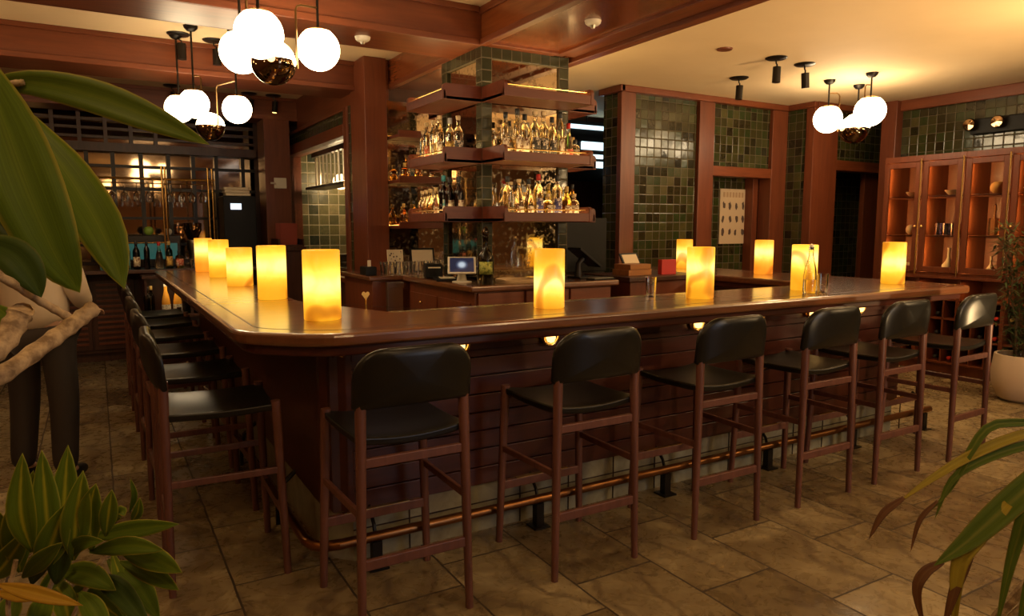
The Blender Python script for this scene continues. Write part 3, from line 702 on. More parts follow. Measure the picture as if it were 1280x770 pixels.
def shelf_row(items, p0, p1, z, where, group):
    n = len(items)
    for i, it in enumerate(items):
        kind, glass, cap, lab, off, s = it
        t = (i + .5) / n; x = p0[0] + (p1[0] - p0[0]) * t; y = p0[1] + (p1[1] - p0[1]) * t
        if abs(p1[0] - p0[0]) > abs(p1[1] - p0[1]): y += off
        else: x += off
        bottle((x, y, z), kind, glass, cap, lab, desc(kind, glass, cap, lab) + ', ' + ORD[i] + ' ' + where, group, s)
zm = levels[1] + .0288; zl = levels[0] + .0288
FR = (tx0 + .05, ty0 - .24); FRe = (tx1 - .05, ty0 - .24)
shelf_row([('slim', CLEAR, BLK, LW, .04, 1.0), ('slim', CLEAR, BLK, LW, .0, 1.08), ('tall', CLEAR, BLK, LW, .02, 1.02), ('tall', CLEAR, CORK, LB, .0, 1.08), ('tall', CLEAR, CORK, LB, .0, 1.08),
           ('tall', CLEAR, BLK, LB, .0, 1.0), ('slim', CLEAR, BLK, LW, 0, 1.1), ('bell', CLEAR, RD, LR, .0, .9), ('short', CLEAR, BLK, LW, .02, .8)], FR, FRe, zm, 'on middle front tower shelf', 'spirits on the middle front shelf')
shelf_row([('slim', CLEAR, BLK, LW, .0, .85), ('tall', CLEAR, CORK, None, .0, .85), ('slim', CLEAR, SIL, None, .0, .85), ('round', CLEAR, BLK, LY, 0, .95), ('tall', CLEAR, BLK, None, 0, .85), ('slim', CLEAR, CORK, LW, 0, .85), ('tall', CLEAR, BLK, None, 0, .85)],
          (tx0 + .12, ty0 - .13), (tx1 - .1, ty0 - .13), zm, 'in middle front shelf back row', 'back row of the middle front shelf')
shelf_row([('tall', CLEAR, BLK, None, .02, .95), ('bell', CLEAR, CORK, LW, 0, .88), ('bell', CLEAR, BLK, LW, .0, .92), ('tall', CLEAR, RD, LN, 0, 1.02), ('short', CLEAR, CORK, LW, .0, .85),
           ('tall', CLEAR, BLK, LN, 0, 1.02), ('round', YEL, GLD, LW, .0, .92), ('short', CLEAR, CORK, LW, .02, .88)], FR, FRe, zl, 'on lowest front tower shelf', 'spirits on the lowest front shelf')
shelf_row([('slim', CLEAR, CORK, None, 0, .8), ('round', CLEAR, SIL, None, 0, .9), ('tall', CLEAR, BLK, None, 0, .85), ('slim', YEL, GLD, None, 0, .8), ('round', CLEAR, CORK, None, 0, .9)],
          (tx0 + .12, ty0 - .13), (tx1 - .1, ty0 - .13), zl, 'in lowest front shelf back row', 'back row of the lowest front shelf')
LF = (tx0 - .2, ty1 - .06); LFe = (tx0 - .2, ty0 + .07)
shelf_row([('slim', CLEAR, CORK, LW, -.02, .8), ('slim', CLEAR, CORK, LR, -.02, .95), ('slim', CLEAR, CORK, LW, 0, .98), ('slim', CLEAR, CORK, LY, .0, 1.0), ('slim', CLEAR, CORK, LW, -.02, 1.02), ('tall', CLEAR, SIL, LY, .03, 1.0), ('tall', CLEAR, CORK, LB, .06, 1.0)],
          LF, LFe, zm, 'on middle left tower shelf', 'spirits on the middle left shelf')
shelf_row([('round', CLEAR, CORK, None, -.03, .82), ('round', CLEAR, CORK, None, -.03, .84), ('round', CLEAR, CORK, None, -.03, .86), ('round', CLEAR, CORK, LW, -.02, .88), ('wine', DARKW, TL, LT, .01, 1.0), ('wine', DARKW, BLK, LW, .02, .95), ('wine', DARKW, BLK, LW, .06, .95)],
          LF, LFe, zl, 'on lowest left tower shelf', 'spirits on the lowest left shelf')
shelf_row([('round', GRN, GLD, None, 0, .9), ('tall', CLEAR, BLK, LW, 0, .9), ('tall', AMB, BLK, LY, 0, .95)], (tx1 + .14, ty0 + .08), (tx1 + .14, ty0 + .4), zm, 'on middle right tower shelf', 'bottles on the right shelves')
shelf_row([('tall', AMB, BLK, LW, 0, .9), ('tall', AMB, GLD, LY, 0, .95), ('short', CLEAR, TL, LN, 0, 1)], (tx1 + .14, ty0 + .08), (tx1 + .14, ty0 + .4), zl, 'on lowest right tower shelf', 'bottles on the right shelves')

# counter under the tower
bc = thing('back_counter', 'wooden service counter with drawers under the bottle tower', 'counter', (2.9, 5.0, 0))
def R4(x, y, z): return (x - 2.9, y - 5.0, z)
m = MB().prism([(x - 2.9, y - 5.0) for x, y in ((2.25, 4.40), (3.56, 4.38), (3.56, 5.70), (2.25, 5.70))], 1.055, 1.10); m.build('worktop', TOP, bc, bevel=.012, seg=3)
m = MB().prism([(x - 2.9, y - 5.0) for x, y in ((2.30, 4.45), (3.52, 4.44), (3.52, 5.66), (2.30, 5.66))], 0, 1.055); m.build('body', CABW, bc, bevel=.004)
for k in range(3): 
    d = B(R4(2.32 + k * .4, 4.425, .90), R4(2.70 + k * .4, 4.452, 1.045)).build('drawer', WX, bc, bevel=.004)
for k in range(2):
    d = B(R4(2.285, 4.5 + k * .58, .78), R4(2.30, 5.05 + k * .58, .97)).build('drawer', CABW, bc, bevel=.004)
    MB().lathe([(.006, 0), (.006, .015), (.014, .02), (.0, .03)], 12, M=Matrix.Translation(R4(2.285, 4.775 + k * .58, .9)) @ Matrix.Rotation(-pi / 2, 4, 'Y')).build('knob', BRASS, d, smooth=True)
sc = thing('side_counter', 'wooden side counter between the pier and the bottle tower', 'counter', (2.1, 6.1, 0))
B((-.14, -.36, 1.06), (1.4, .48, 1.10)).build('worktop', TOP, sc, bevel=.01); B((-.1, -.32, 0), (1.36, .45, 1.06)).build('body', CABW, sc, bevel=.004)
bpy.data.objects['side_counter'].location = (2.1, 6.08, 0)
m = MB().box((0, 0, 0), (.1, .02, .26)); pn = thing('ice_bin', 'narrow steel ice bin beside the back counter', 'bin', (2.1, 5.66, .80))
B((0, 0, 0), (.14, .05, .25)).build('steel_front', STEEL, pn, bevel=.004); B((-.004, -.01, .2), (.144, .0, .245)).build('lid_band', STEEL, pn, bevel=.003)
B((.02, .015, -.8), (.12, .04, 0)).build('stand', BLACKM, pn)
# work bench behind the front of the bar and the drip rail
wb = thing('work_bench', 'steel bartender bench with a speckled splash rail behind the bar front', 'bench', (3.0, 3.5, 0))
B((-1.7, -.2, .86), (1.55, .25, .9)).build('bench_top', STEEL, wb, bevel=.004); B((-1.65, -.15, 0), (1.5, .2, .86)).build('bench_body', BLACKM, wb)
SPK = mat('speckled_glass_tile', (.4, .3, .15), .15); L(SPK, ramp(SPK, noise(SPK, obj_coord(SPK, world=True), 60, 2), [(.45, (.12, .07, .03)), (.55, (.45, .36, .2))]), bsdf(SPK).inputs['Base Color'])
B((-1.72, -.22, 1.05), (1.55, -.06, 1.085)).build('splash_rail', SPK, wb, bevel=.004); B((-1.70, -.20, .9), (1.5, -.18, 1.05)).build('splash_back', STEEL, wb)
svc = thing('service_counter', 'dark counter carrying wooden boxes beside the tiled wall', 'counter', (4.1, 4.8, 0))
B((-.32, -.28, 1.06), (.5, .35, 1.10)).build('worktop', DARK, svc, bevel=.006); B((-.28, -.24, 0), (.48, .3, 1.06)).build('body', CABW, svc)
WB = mat('white_board', (.8, .75, .65), .5)
tag(B((-.3, -.1, 0), (.3, .1, .02)).build('cutting_board', WB, bevel=.004, loc=(3.75, 3.63, .901)), 'white cutting board lit on the bartender bench', 'cutting board')

# ---- things on the back counter
t = thing('tablet_till', 'white-framed tablet till on a stand beside the dark magnum bottle', 'till', (2.375, 4.80, 1.10), -.45)
t.scale = (.82,) * 3
Mt = Matrix.Translation((0, -.02, .155)) @ Matrix.Rotation(math.radians(48), 4, 'X')
MB().box((-.13, -.10, -.006), (.13, .10, .008), Mt).build('tablet_frame', WHITEP, t, bevel=.006)
sc_ = MB().box((-.11, -.082, 0), (.11, .082, .0025)).build('screen', TABSC, t); sc_.matrix_local = Mt @ Matrix.Translation((0, 0, .0082))
MB().tube([(0, .06, 0.005), (0, .07, .1), (0, .02, .16)], [.05, .03, .025], 12).build('stand', WHITEP, t, smooth=True)
MB().lathe([(.09, 0), (.09, .008), (.05, .014)], 24).build('base', WHITEP, t, smooth=True)
t = thing('receipt_printer', 'black receipt printer at the left edge of the back counter', 'printer', (2.36, 5.30, 1.10), -.3)
B((-.07, -.09, 0), (.07, .09, .12)).build('body', BLACKP, t, bevel=.015, seg=3); B((-.05, -.092, .085), (.05, -.089, .095)).build('paper_slot', PAPER, t)
t = thing('till_tray', 'flat black tray with papers behind the tablet till', 'tray', (2.37, 5.05, 1.10), -.3)
B((-.1, -.14, 0), (.1, .14, .018)).build('tray', BLACKP, t, bevel=.004); B((-.06, -.1, .018), (.05, .06, .022)).build('slip', PAPER, t)
t = thing('magnum_bottle', 'large dark magnum bottle with a yellow-green label on the back counter', 'bottle', (2.44, 4.54, 1.10), 0)
MB().lathe([(.0, .01), (.055, 0), (.062, .01), (.062, .17), (.056, .21), (.03, .25), (.02, .27), (.019, .33), (.023, .335), (.023, .35), (.019, .355)], 28).build('glass_body', gm((.10, .07, .02)), t, smooth=50)
MB().lathe([(.019, 0), (.024, .005), (.027, .025), (.02, .045), (.012, .06), (0, .064)], 16).build('stopper', gm((.3, .15, .05)), t, smooth=True, loc=(0, 0, .355))
P = [[(.0632 * math.cos(a), .0632 * math.sin(a), z) for a in [-pi / 2 - .9 - .4 + 1.7 * i / 12 for i in range(13)]] for z in (.075, .165)]
MB().grid(P).build('paper_label', labmat((.42, .42, .08), (.15, .18, .03)), t, smooth=60, solid=.0006)
t = thing('metal_collar', 'x', 'x'); bpy.data.objects.remove(t)
tag(MB().lathe([(0, 0), (.15, 0), (.155, .006), (.155, .026), (.148, .028), (.145, .01), (0, .008)], 36).build('round_tray', mat('pale_wood', (.6, .42, .22), .5), smooth=50, loc=(2.72, 4.58, 1.1)), 'round pale wooden tray lying on the back counter before the mirror', 'tray')
t = thing('card_terminal', 'black angled till screen at the right end of the back counter', 'till', (3.42, 4.66, 1.10), 0)
Mt = Matrix.Translation((.0, 0, .17)) @ Matrix.Rotation(math.radians(35), 4, 'Y')
MB().box((-.13, -.09, -.01), (.13, .09, .01), Mt).build('screen_housing', BLACKP, t, bevel=.005)
MB().tube([(-.06, 0, 0), (-.06, 0, .12), (-.02, 0, .16)], [.035, .025, .03], 10).build('stand', BLACKM, t, smooth=True)
B((-.10, -.08, 0), (.12, .1, .015)).build('base', BLACKM, t, bevel=.004)
t = thing('keyboard_tray', 'flat grey keyboard beside the black till screen', 'keyboard', (3.44, 4.47, 1.10), .1)
B((-.11, -.05, 0), (.11, .05, .012)).build('case', BLACKP, t, bevel=.003)
m = MB()
for i in range(10):
    for j in range(4): m.box((-.1 + i * .0205, -.042 + j * .0215, .012), (-.084 + i * .0205, -.025 + j * .0215, .017))
m.build('keys', STEEL, t)
# side counter: glasses, framed cards
GP = [(.0, .006), (.026, .006), (.034, .10), (.036, .11), (.0375, .11), (.0355, .10), (.029, 0), (.0, 0)]
g0 = None; random.seed(11)
gl = MB().lathe(GP, 14).build('tumbler', GLASS, smooth=50, loc=(2.12, 5.82, 1.101))
for i in range(14):
    col = i // 2; row = i % 2
    if i == 0: o = gl
    else: o = gl.copy(); COL.objects.link(o)
    o.location = (2.16 + col * .088, 5.82 + row * .085, 1.101)
    tag(o, 'clear upturned tumbler in the %s row on the side counter, %s from the left' % (('front', 'back')[row], ORD[col]), 'glass', 'tumblers on the side counter')
t = thing('card_holder', 'small black holder with a white slip by the wooden pier', 'holder', (2.02, 5.9, 1.10), 0)
B((-.05, -.07, 0), (.05, .09, .075)).build('box', BLACKP, t, bevel=.006); B((-.015, -.02, .07), (.015, -.012, .13)).build('slip', PAPER, t)
def framed(loc, rz, w, h, label, fm, im, name='framed_card'):
    t = thing(name, label, 'frame', loc, rz)
    M = Matrix.Rotation(math.radians(-8), 4, 'X')
    m = MB(); b = .014
    for a, c in (((-w / 2, 0, 0), (w / 2, .014, b)), ((-w / 2, 0, h - b), (w / 2, .014, h)), ((-w / 2, 0, b), (-w / 2 + b, .014, h - b)), ((w / 2 - b, 0, b), (w / 2, .014, h - b))): m.box(a, c, M)
    m.build('border', fm, t); MB().box((-w / 2 + b, .004, b), (w / 2 - b, .012, h - b), M).build('picture', im, t); return t
SPOT = mat('spotted_print', (.8, .7, .55), .6); vv = N(SPOT, 'ShaderNodeTexVoronoi'); vv.inputs['Scale'].default_value = 38; L(SPOT, obj_coord(SPOT), vv.inputs['Vector'])
L(SPOT, ramp(SPOT, vv.outputs['Distance'], [(.28, (.12, .08, .06)), (.36, (.78, .68, .5))]), bsdf(SPOT).inputs['Base Color'])
framed((2.36, 6.12, 1.10), 0, .15, .21, 'small spotted card standing behind the row of tumblers', PAPER, SPOT)
framed((2.62, 6.10, 1.10), 0, .24, .22, 'black framed pale notice standing behind the tumblers', BLACKP, PAPER)
t = MB().lathe([(.02, 0), (.06, .01), (.075, .05), (.08, .10), (.076, .10), (.06, .012), (0, .006)], 24).build('cream_bowl', CERAMIC, smooth=50, loc=(2.62, 5.80, 1.10)); t.location = (2.90, 5.86, 1.10)
tag(t, 'cream bowl at the back of the side counter', 'bowl')
# mirror shelves behind the tower
ms = thing('wall_shelf', 'three wooden shelves on the mirror between the pier and the tower', 'shelf', (2.95, 6.59, 1.5))
for z in (1.50, 1.93, 2.35):
    o = B((-.47, -.26, z - 1.5), (.0, 0, z - 1.47)).build('shelf', SHELF, ms, bevel=.003)
    B((-.47, -.275, z - 1.5), (.0, -.255, z - 1.435)).build('front_board', SHELF, o, bevel=.003)
    B((-.45, -.25, z - 1.469), (-.02, -.245, z - 1.466)).build('led_strip', LEDC, o)
shelf_row([('round', AMB, GLD, None, 0, .8), ('tall', YEL, BLK, LY, 0, .75), ('round', CLEAR, CORK, None, 0, .8), ('short', GRN, BLK, None, 0, .8)], (2.52, 6.45), (2.94, 6.45), 1.532, 'on lower mirror wall shelf', 'bottles on the mirror wall shelves')
shelf_row([('short', AMB, GLD, None, 0, .8), ('bell', AMB, CORK, None, 0, .85), ('short', CLEAR, SIL, None, 0, .7)], (2.52, 6.45), (2.94, 6.45), 1.962, 'on middle mirror wall shelf', 'bottles on the mirror wall shelves')

# ---- things on the bar
t = thing('water_carafe', 'clear glass carafe with a swing stopper half full of water on the front arm', 'carafe', (3.90, 2.90, 1.10))
MB().lathe([(.0, .006), (.040, 0), (.043, .01), (.043, .10), (.036, .15), (.02, .21), (.015, .24), (.015, .285), (.018, .29), (.0155, .29), (.012, .24), (.033, .15), (.040, .1), (.040, .01), (0, .008)], 24).build('glass_body', GLASS, t, smooth=50)
MB().lathe([(.0, .012), (.0385, .012), (.0385, .085), (0, .085)], 24).build('water', glassm('water', (.95, .9, .8), 0, 1.33), t, smooth=50)
MB().lathe([(.011, -.015), (.012, 0), (.014, .012), (.006, .02), (0, .021)], 14).build('stopper', CERAMIC, t, smooth=True, loc=(0, 0, .29))
MB().tube([(.016, 0, .27), (.024, 0, .285), (.018, 0, .305), (0, 0, .312), (-.018, 0, .3), (-.016, 0, .27)], .0015, 6).build('wire_bail', STEEL, t, smooth=True)
TG = [(.0, .008), (.026, .008), (.031, .12), (.033, .12), (.029, 0), (.0, 0)]
tag(MB().lathe(TG, 20).build('water_glass', GLASS, smooth=50, loc=(3.99, 2.87, 1.10)), 'empty straight drinking glass standing right of the carafe', 'glass')
tag(MB().lathe([(0, .02), (.026, .02), (.034, .12), (.036, .12), (.029, 0), (0, 0)], 20).build('water_glass', GLASS, smooth=50, loc=(2.84, 3.20, 1.10)), 'clear glass standing alone left of the middle onyx lamp', 'glass')
t = thing('wooden_box', 'stack of two honey wooden boxes on the service counter', 'box', (4.03, 4.78, 1.10), .1)
HW = wood('honey_wood', (.35, .14, .04), (.5, .22, .07), .4, 'x')
B((-.15, -.1, 0), (.13, .1, .05)).build('lower_box', HW, t, bevel=.003); B((-.13, -.1, .052), (.12, .1, .095)).build('upper_box', HW, t, bevel=.003)
t = thing('picture_easel', 'black framed paper leaning back behind the wooden boxes', 'frame', (4.22, 4.96, 1.10), .25)
Mt = Matrix.Rotation(math.radians(-28), 4, 'X'); MB().box((-.13, 0, 0), (.13, .012, .20), Mt).build('board', BLACKP, t); MB().box((-.11, -.003, .015), (.11, .001, .185), Mt).build('sheet', PAPER, t)
REDC = mat('red_card', (.55, .03, .03), .5)
tag(MB().prism([(-.085, 0), (.085, 0), (.085, .05), (-.085, .05)], 0, .13).build('red_card_stand', REDC, bevel=.003, loc=(4.34, 4.66, 1.10)), 'red folded card standing beside the wooden boxes', 'card')
t = thing('menu_caddy', 'dark wooden caddy holding menus beside the far wooden pier', 'caddy', (1.99, 8.8, 1.28))
# low post lamp shelf carrying the caddy
B((-.14, -.2, 0), (.16, .2, .02)).build('tray', DARK, t); B((-.14, -.2, .02), (-.125, .2, .09)).build('side', DARK, t); B((.145, -.2, .02), (.16, .2, .09)).build('side', DARK, t)
MEN = mat('menu_red', (.28, .05, .03), .5)
for k in range(5): MB().box((-.1, -.006, 0), (.1, .006, .26), Matrix.Translation((0, -.1 + k * .05, .02)) @ Matrix.Rotation(.12 - .05 * k, 4, 'X')).build('menu', MEN, t)
t2 = thing('back_stand', 'narrow dark service stand beside the far wooden pier', 'stand', (1.99, 8.8, 0))
B((-.15, -.22, 1.23), (.18, .22, 1.28)).build('top', DARK, t2, bevel=.004); B((-.12, -.19, 0), (.15, .19, 1.23)).build('body', DARK, t2)
bk = thing('garnish_flag', 'small yellow heart-shaped marker standing behind the bar', 'marker', (1.22, 3.62, 1.0))
hp = [(.0, 0), (.022, .03), (.018, .042), (.008, .044), (0, .036), (-.008, .044), (-.018, .042), (-.022, .03)]
MB().add([(x, 0, z + .13) for x, z in hp] + [(x, .004, z + .13) for x, z in hp], [tuple(range(8)), tuple(range(15, 7, -1))] + [((i + 1) % 8, i, 8 + i, 8 + (i + 1) % 8) for i in range(8)]).build('heart', mat('yellow_enamel', (.8, .55, .15), .4), bk)
MB().tube([(0, 0, -.1), (0, 0, .14)], .003, 6).build('pin', BRASS, bk)

# ------------------------------------------------------------------ pendants
def sphere_prof(r, a0, a1, n=14): return [(max(0, r * math.cos(a)), r * math.sin(a)) for a in [a0 + (a1 - a0) * i / n for i in range(n + 1)]]
def globe_parts(t, c, r, half=False):
    if half:
        MB().lathe(sphere_prof(r, 0, pi / 2), 32, c).build('globe', GLOBE, t, smooth=True)
        MB().lathe(sphere_prof(r + .003, -pi / 2, .05), 32, c).build('metal_cup', CHROME, t, smooth=True)
    else:
        MB().lathe(sphere_prof(r, -pi / 2, .95), 32, c).build('globe', GLOBE, t, smooth=True)
        MB().lathe(sphere_prof(r + .002, .93, pi / 2) , 32, c).build('cap', BRASS, t, smooth=True)
def pendant(pos, zc, r, label, group, half_at=None, side=None):
    x, y, z = pos
    t = thing('globe_pendant', label, 'pendant light', (x, y, zc), 0, group)
    def q(a, b, c): return (a - x, b - y, c - zc)
    MB().lathe([(.0, -.045), (.03, -.04), (.05, -.02), (.055, 0)], 20).build('canopy', BLACKM, t, smooth=True)
    MB().tube([(0, 0, -.03), (0, 0, z + r - zc)], .008, 8).build('rod', BLACKM, t, smooth=True)
    globe_parts(t, q(x, y, z), r)
    if half_at:
        hx, hy, hz = half_at; zt = z + r + .11 if z + r + .11 < zc - .08 else zc - .10
        d = Vector((x - hx, y - hy, 0)).normalized() * (r * .55) if False else Vector((0, 0, 0))
        ex, ey = hx + (x - hx) * .42, hy + (y - hy) * .42
        v = Vector((x - hx, y - hy, 0)); v.normalize(); ex, ey = hx + v.x * (r + .012), hy + v.y * (r + .012)
        k = .03; dx, dy = v.x * k, v.y * k
        MB().tube([q(x, y, zt), q(ex + dx, ey + dy, zt), q(ex + dx * .3, ey + dy * .3, zt - k * .3), q(ex, ey, zt - k), q(ex, ey, hz - .02)], .0065, 8).build('arm', ARMM, t, smooth=True)
        globe_parts(t, q(hx, hy, hz), r, True)
    if side:
        sx, sy, l = side
        MB().tube([(0, 0, z + r + .10 - zc), (sx * .06, sy * .06, z + r + .10 - zc), (sx * .075, sy * .075, z + r + .08 - zc), (sx * .075, sy * .075, z + r * .6 - zc)], .006, 8).build('arm', ARMM, t, smooth=True)
    return t
G = 'globe pendant clusters'
pendant((1.18, 4.24, 2.545), 3.1, .122, 'near-left cluster: right globe with bent arm carrying a half-chrome globe', G, (.92, 4.23, 2.44))
pendant((.77, 3.85, 2.49), 3.1, .122, 'near-left cluster: topmost and largest white globe pendant', G, side=(-.6, .7, .1))
pendant((.79, 4.47, 2.53), 3.1, .122, 'near-left cluster: leftmost white globe pendant, partly behind the top one', G)
pendant((1.05, 6.22, 2.47), 3.1, .115, 'far-left cluster: right globe with arm carrying a half-chrome globe', G, (.90, 6.64, 2.37))
pendant((.74, 6.30, 2.50), 3.1, .115, 'far-left cluster: largest white globe pendant near the leaf tip', G, side=(.7, -.4, .1))
pendant((.66, 6.62, 2.50), 3.1, .115, 'far-left cluster: leftmost white globe pendant behind the larger one', G)
pendant((6.31, 4.58, 2.575), 2.95, .135, 'right cluster: left globe pendant with arm carrying a half-chrome globe', G, (6.50, 4.42, 2.47))
pendant((6.36, 4.17, 2.60), 2.95, .14, 'right cluster: upper right white globe pendant', G, side=(-.8, .3, .1))
pendant((6.78, 4.58, 2.55), 2.95, .125, 'right cluster: lower white globe pendant between the other two', G)

def spot(x, y, zc, tilt, rz, label, group='ceiling spotlights', lit=False):
    t = thing('ceiling_spotlight', label, 'spotlight', (x, y, zc), rz, group)
    MB().lathe([(0, -.018), (.075, -.016), (.09, -.006), (.09, 0)], 28).build('mounting_disc', BLACKM, t, smooth=50)
    MB().tube([(0, 0, -.01), (0, 0, -.045), (.02, 0, -.055), (.02, 0, -.075)], .007, 8).build('stem', BLACKM, t, smooth=True)
    M = Matrix.Translation((.02, 0, -.075)) @ Matrix.Rotation(tilt, 4, 'Y')
    MB().lathe([(.0, -.13), (.028, -.13), (.034, -.13), (.034, 0), (.0, .002)], 20, M=M).build('head', BLACKM, t, smooth=50)
    if lit: MB().lathe([(0, -.134), (.026, -.133), (.026, -.128)], 16, M=M).build('lens', BULB, t)
    return t
spot(5.09, 4.22, 2.95, .05, .3, 'upright black ceiling spotlight, topmost on the cream ceiling'); spot(5.5, 4.25, 2.95, -.15, .3, 'tilted black ceiling spotlight, rightmost of the three on the cream ceiling'); spot(5.45, 4.95, 2.95, .08, .3, 'black ceiling spotlight nearest the tiled wall on the cream ceiling')
spot(.68, 6.6, 3.1, 0, 0, 'left black spotlight between the beams above the far-left pendants'); spot(.96, 6.67, 3.1, 0, 0, 'right black spotlight between the beams above the far-left pendants')
for i, (x, y) in enumerate(((-.49, 9.0), (-.22, 8.9), (.83, 9.0), (1.67, 9.05), (1.95, 9.05))):
    spot(x, y, 3.1, .1, 0, ['far black spotlight near the left frame edge above the leaf', 'second far spotlight above the big leaf', 'far black spotlight just left of the far-left pendants', 'far black spotlight above the far pendant arm', 'lit far spotlight, rightmost by the wooden pier'][i], lit=(i == 4))
tag(MB().lathe([(0, -.012), (.06, -.01), (.065, 0)], 24).build('ceiling_disc', WX, smooth=50, loc=(4.48, 4.23, 2.95)), 'small flat brown disc on the cream ceiling', 'ceiling cover')
def smoke(x, y, z, label):
    t = thing('smoke_detector', label, 'smoke detector', (x, y, z), 0)
    MB().lathe([(.0, -.03), (.035, -.03), (.05, -.018), (.055, 0)], 24).build('housing', WHITEP, t, smooth=50)
    MB().lathe([(0, -.05), (.012, -.048), (.02, -.03)], 14).build('sensor', STEEL, t, smooth=50)
smoke(1.68, 4.92, 2.83, 'white smoke detector under the wooden beam left of the tower'); smoke(2.87, 3.85, 2.85, 'white smoke detector on the glossy wood panel at the top centre')

# poster, menu lights, emergency light, wall box
po = thing('wall_poster', 'cream poster of small figures hanging in the dark doorway', 'poster', (6.705, 6.115, 1.47))
B((-.23, -.012, -.16), (.23, 0, .50)).build('sheet', mat('poster_paper', (.55, .42, .28), .7), po)
m = MB(); random.seed(5); Z0 = .5
for i, ch in enumerate(range(7)): m.box((-.18 + i * .052, -.0145, .40), (-.15 + i * .052, -.012, .46))
m.build('heading', mat('poster_head', (.4, .26, .15), .7), po)
m = MB()
for r_ in range(3):
    for c in range(4):
        x = -.17 + c * .11 + random.uniform(-.01, .01); z = .30 - r_ * .16
        pts = [(x + .03 * math.cos(a) * random.uniform(.4, 1), z + .055 * math.sin(a) * random.uniform(.5, 1)) for a in [i * pi / 5 for i in range(10)]]
        m.add([(p, -.0145, q) for p, q in pts] + [(p, -.012, q) for p, q in pts], [tuple(range(10))] + [((i + 1) % 10, i, 10 + i, 10 + (i + 1) % 10) for i in range(10)])
m.build('figures', mat('poster_ink', (.08, .05, .04), .7), po)
ml = thing('menu_lightbox', 'cold white lit slatted panel in the dark room behind the tower', 'light panel', (5.62, 7.6, 2.36))
m = MB()
for a, b in (((-.3, 0, .42), (.42, .03, .47)), ((-.1, 0, .16), (.42, .03, .26)), ((-.05, 0, .05), (.42, .03, .10)), ((-.0, 0, -.07), (.42, .03, .01)), ((.3, 0, -.17), (.42, .03, -.12))): m.box(a, b)
m.build('lit_slats', SCREENB, ml); B((-.35, .03, -.25), (.45, .06, .52)).build('backing', BLACKM, ml)
MB().tube([(0, .045, .52), (0, .045, .95)], .01, 6).build('hanger', BLACKM, ml)
tag(B((-.28, 0, -.01), (.28, .05, .50)).build('dark_screen', BLACKP, bevel=.006, loc=(3.98, 5.45, 1.10)), 'black blank screen standing between the tower and the tiled wall', 'screen')
st_ = thing('screen_stand', 'black stand under the blank screen', 'stand', (3.98, 5.48, 0)); B((-.25, -.04, 1.04), (.25, .06, 1.09)).build('plate', BLACKM, st_); B((-.05, -.03, 0), (.05, .05, 1.04)).build('post', BLACKM, st_); B((-.2, -.1, 0), (.2, .15, .02)).build('foot', BLACKM, st_)
el = thing('emergency_light', 'black emergency light with two round lamps above the glass cabinets', 'emergency light', (8.095, 3.86, 2.58), 0)
B((-.07, -.26, -.10), (0, .26, .06)).build('case', BLACKP, el, bevel=.01)
for y in (.24, -.03): MB().lathe([(0, .05), (.055, .045), (.065, .03), (.06, -.02), (.03, -.04)], 20, M=Matrix.Translation((-.10, y, .0)) @ Matrix.Rotation(-pi / 2, 4, 'Y')).build('lamp_head', CHROME, el, smooth=50)
wb_ = thing('wall_box', 'small white switch box on the far wooden pier', 'switch', (2.0, 9.13, 1.99)); B((-.06, -.02, 0), (.09, .0, .13)).build('case', WHITEP, wb_, bevel=.006, loc=(0, .018, 0)); MB().tube([(-.05, -.02, .06), (-.11, -.05, .06)], .012, 8).build('arm', WHITEP, wb_, smooth=True)

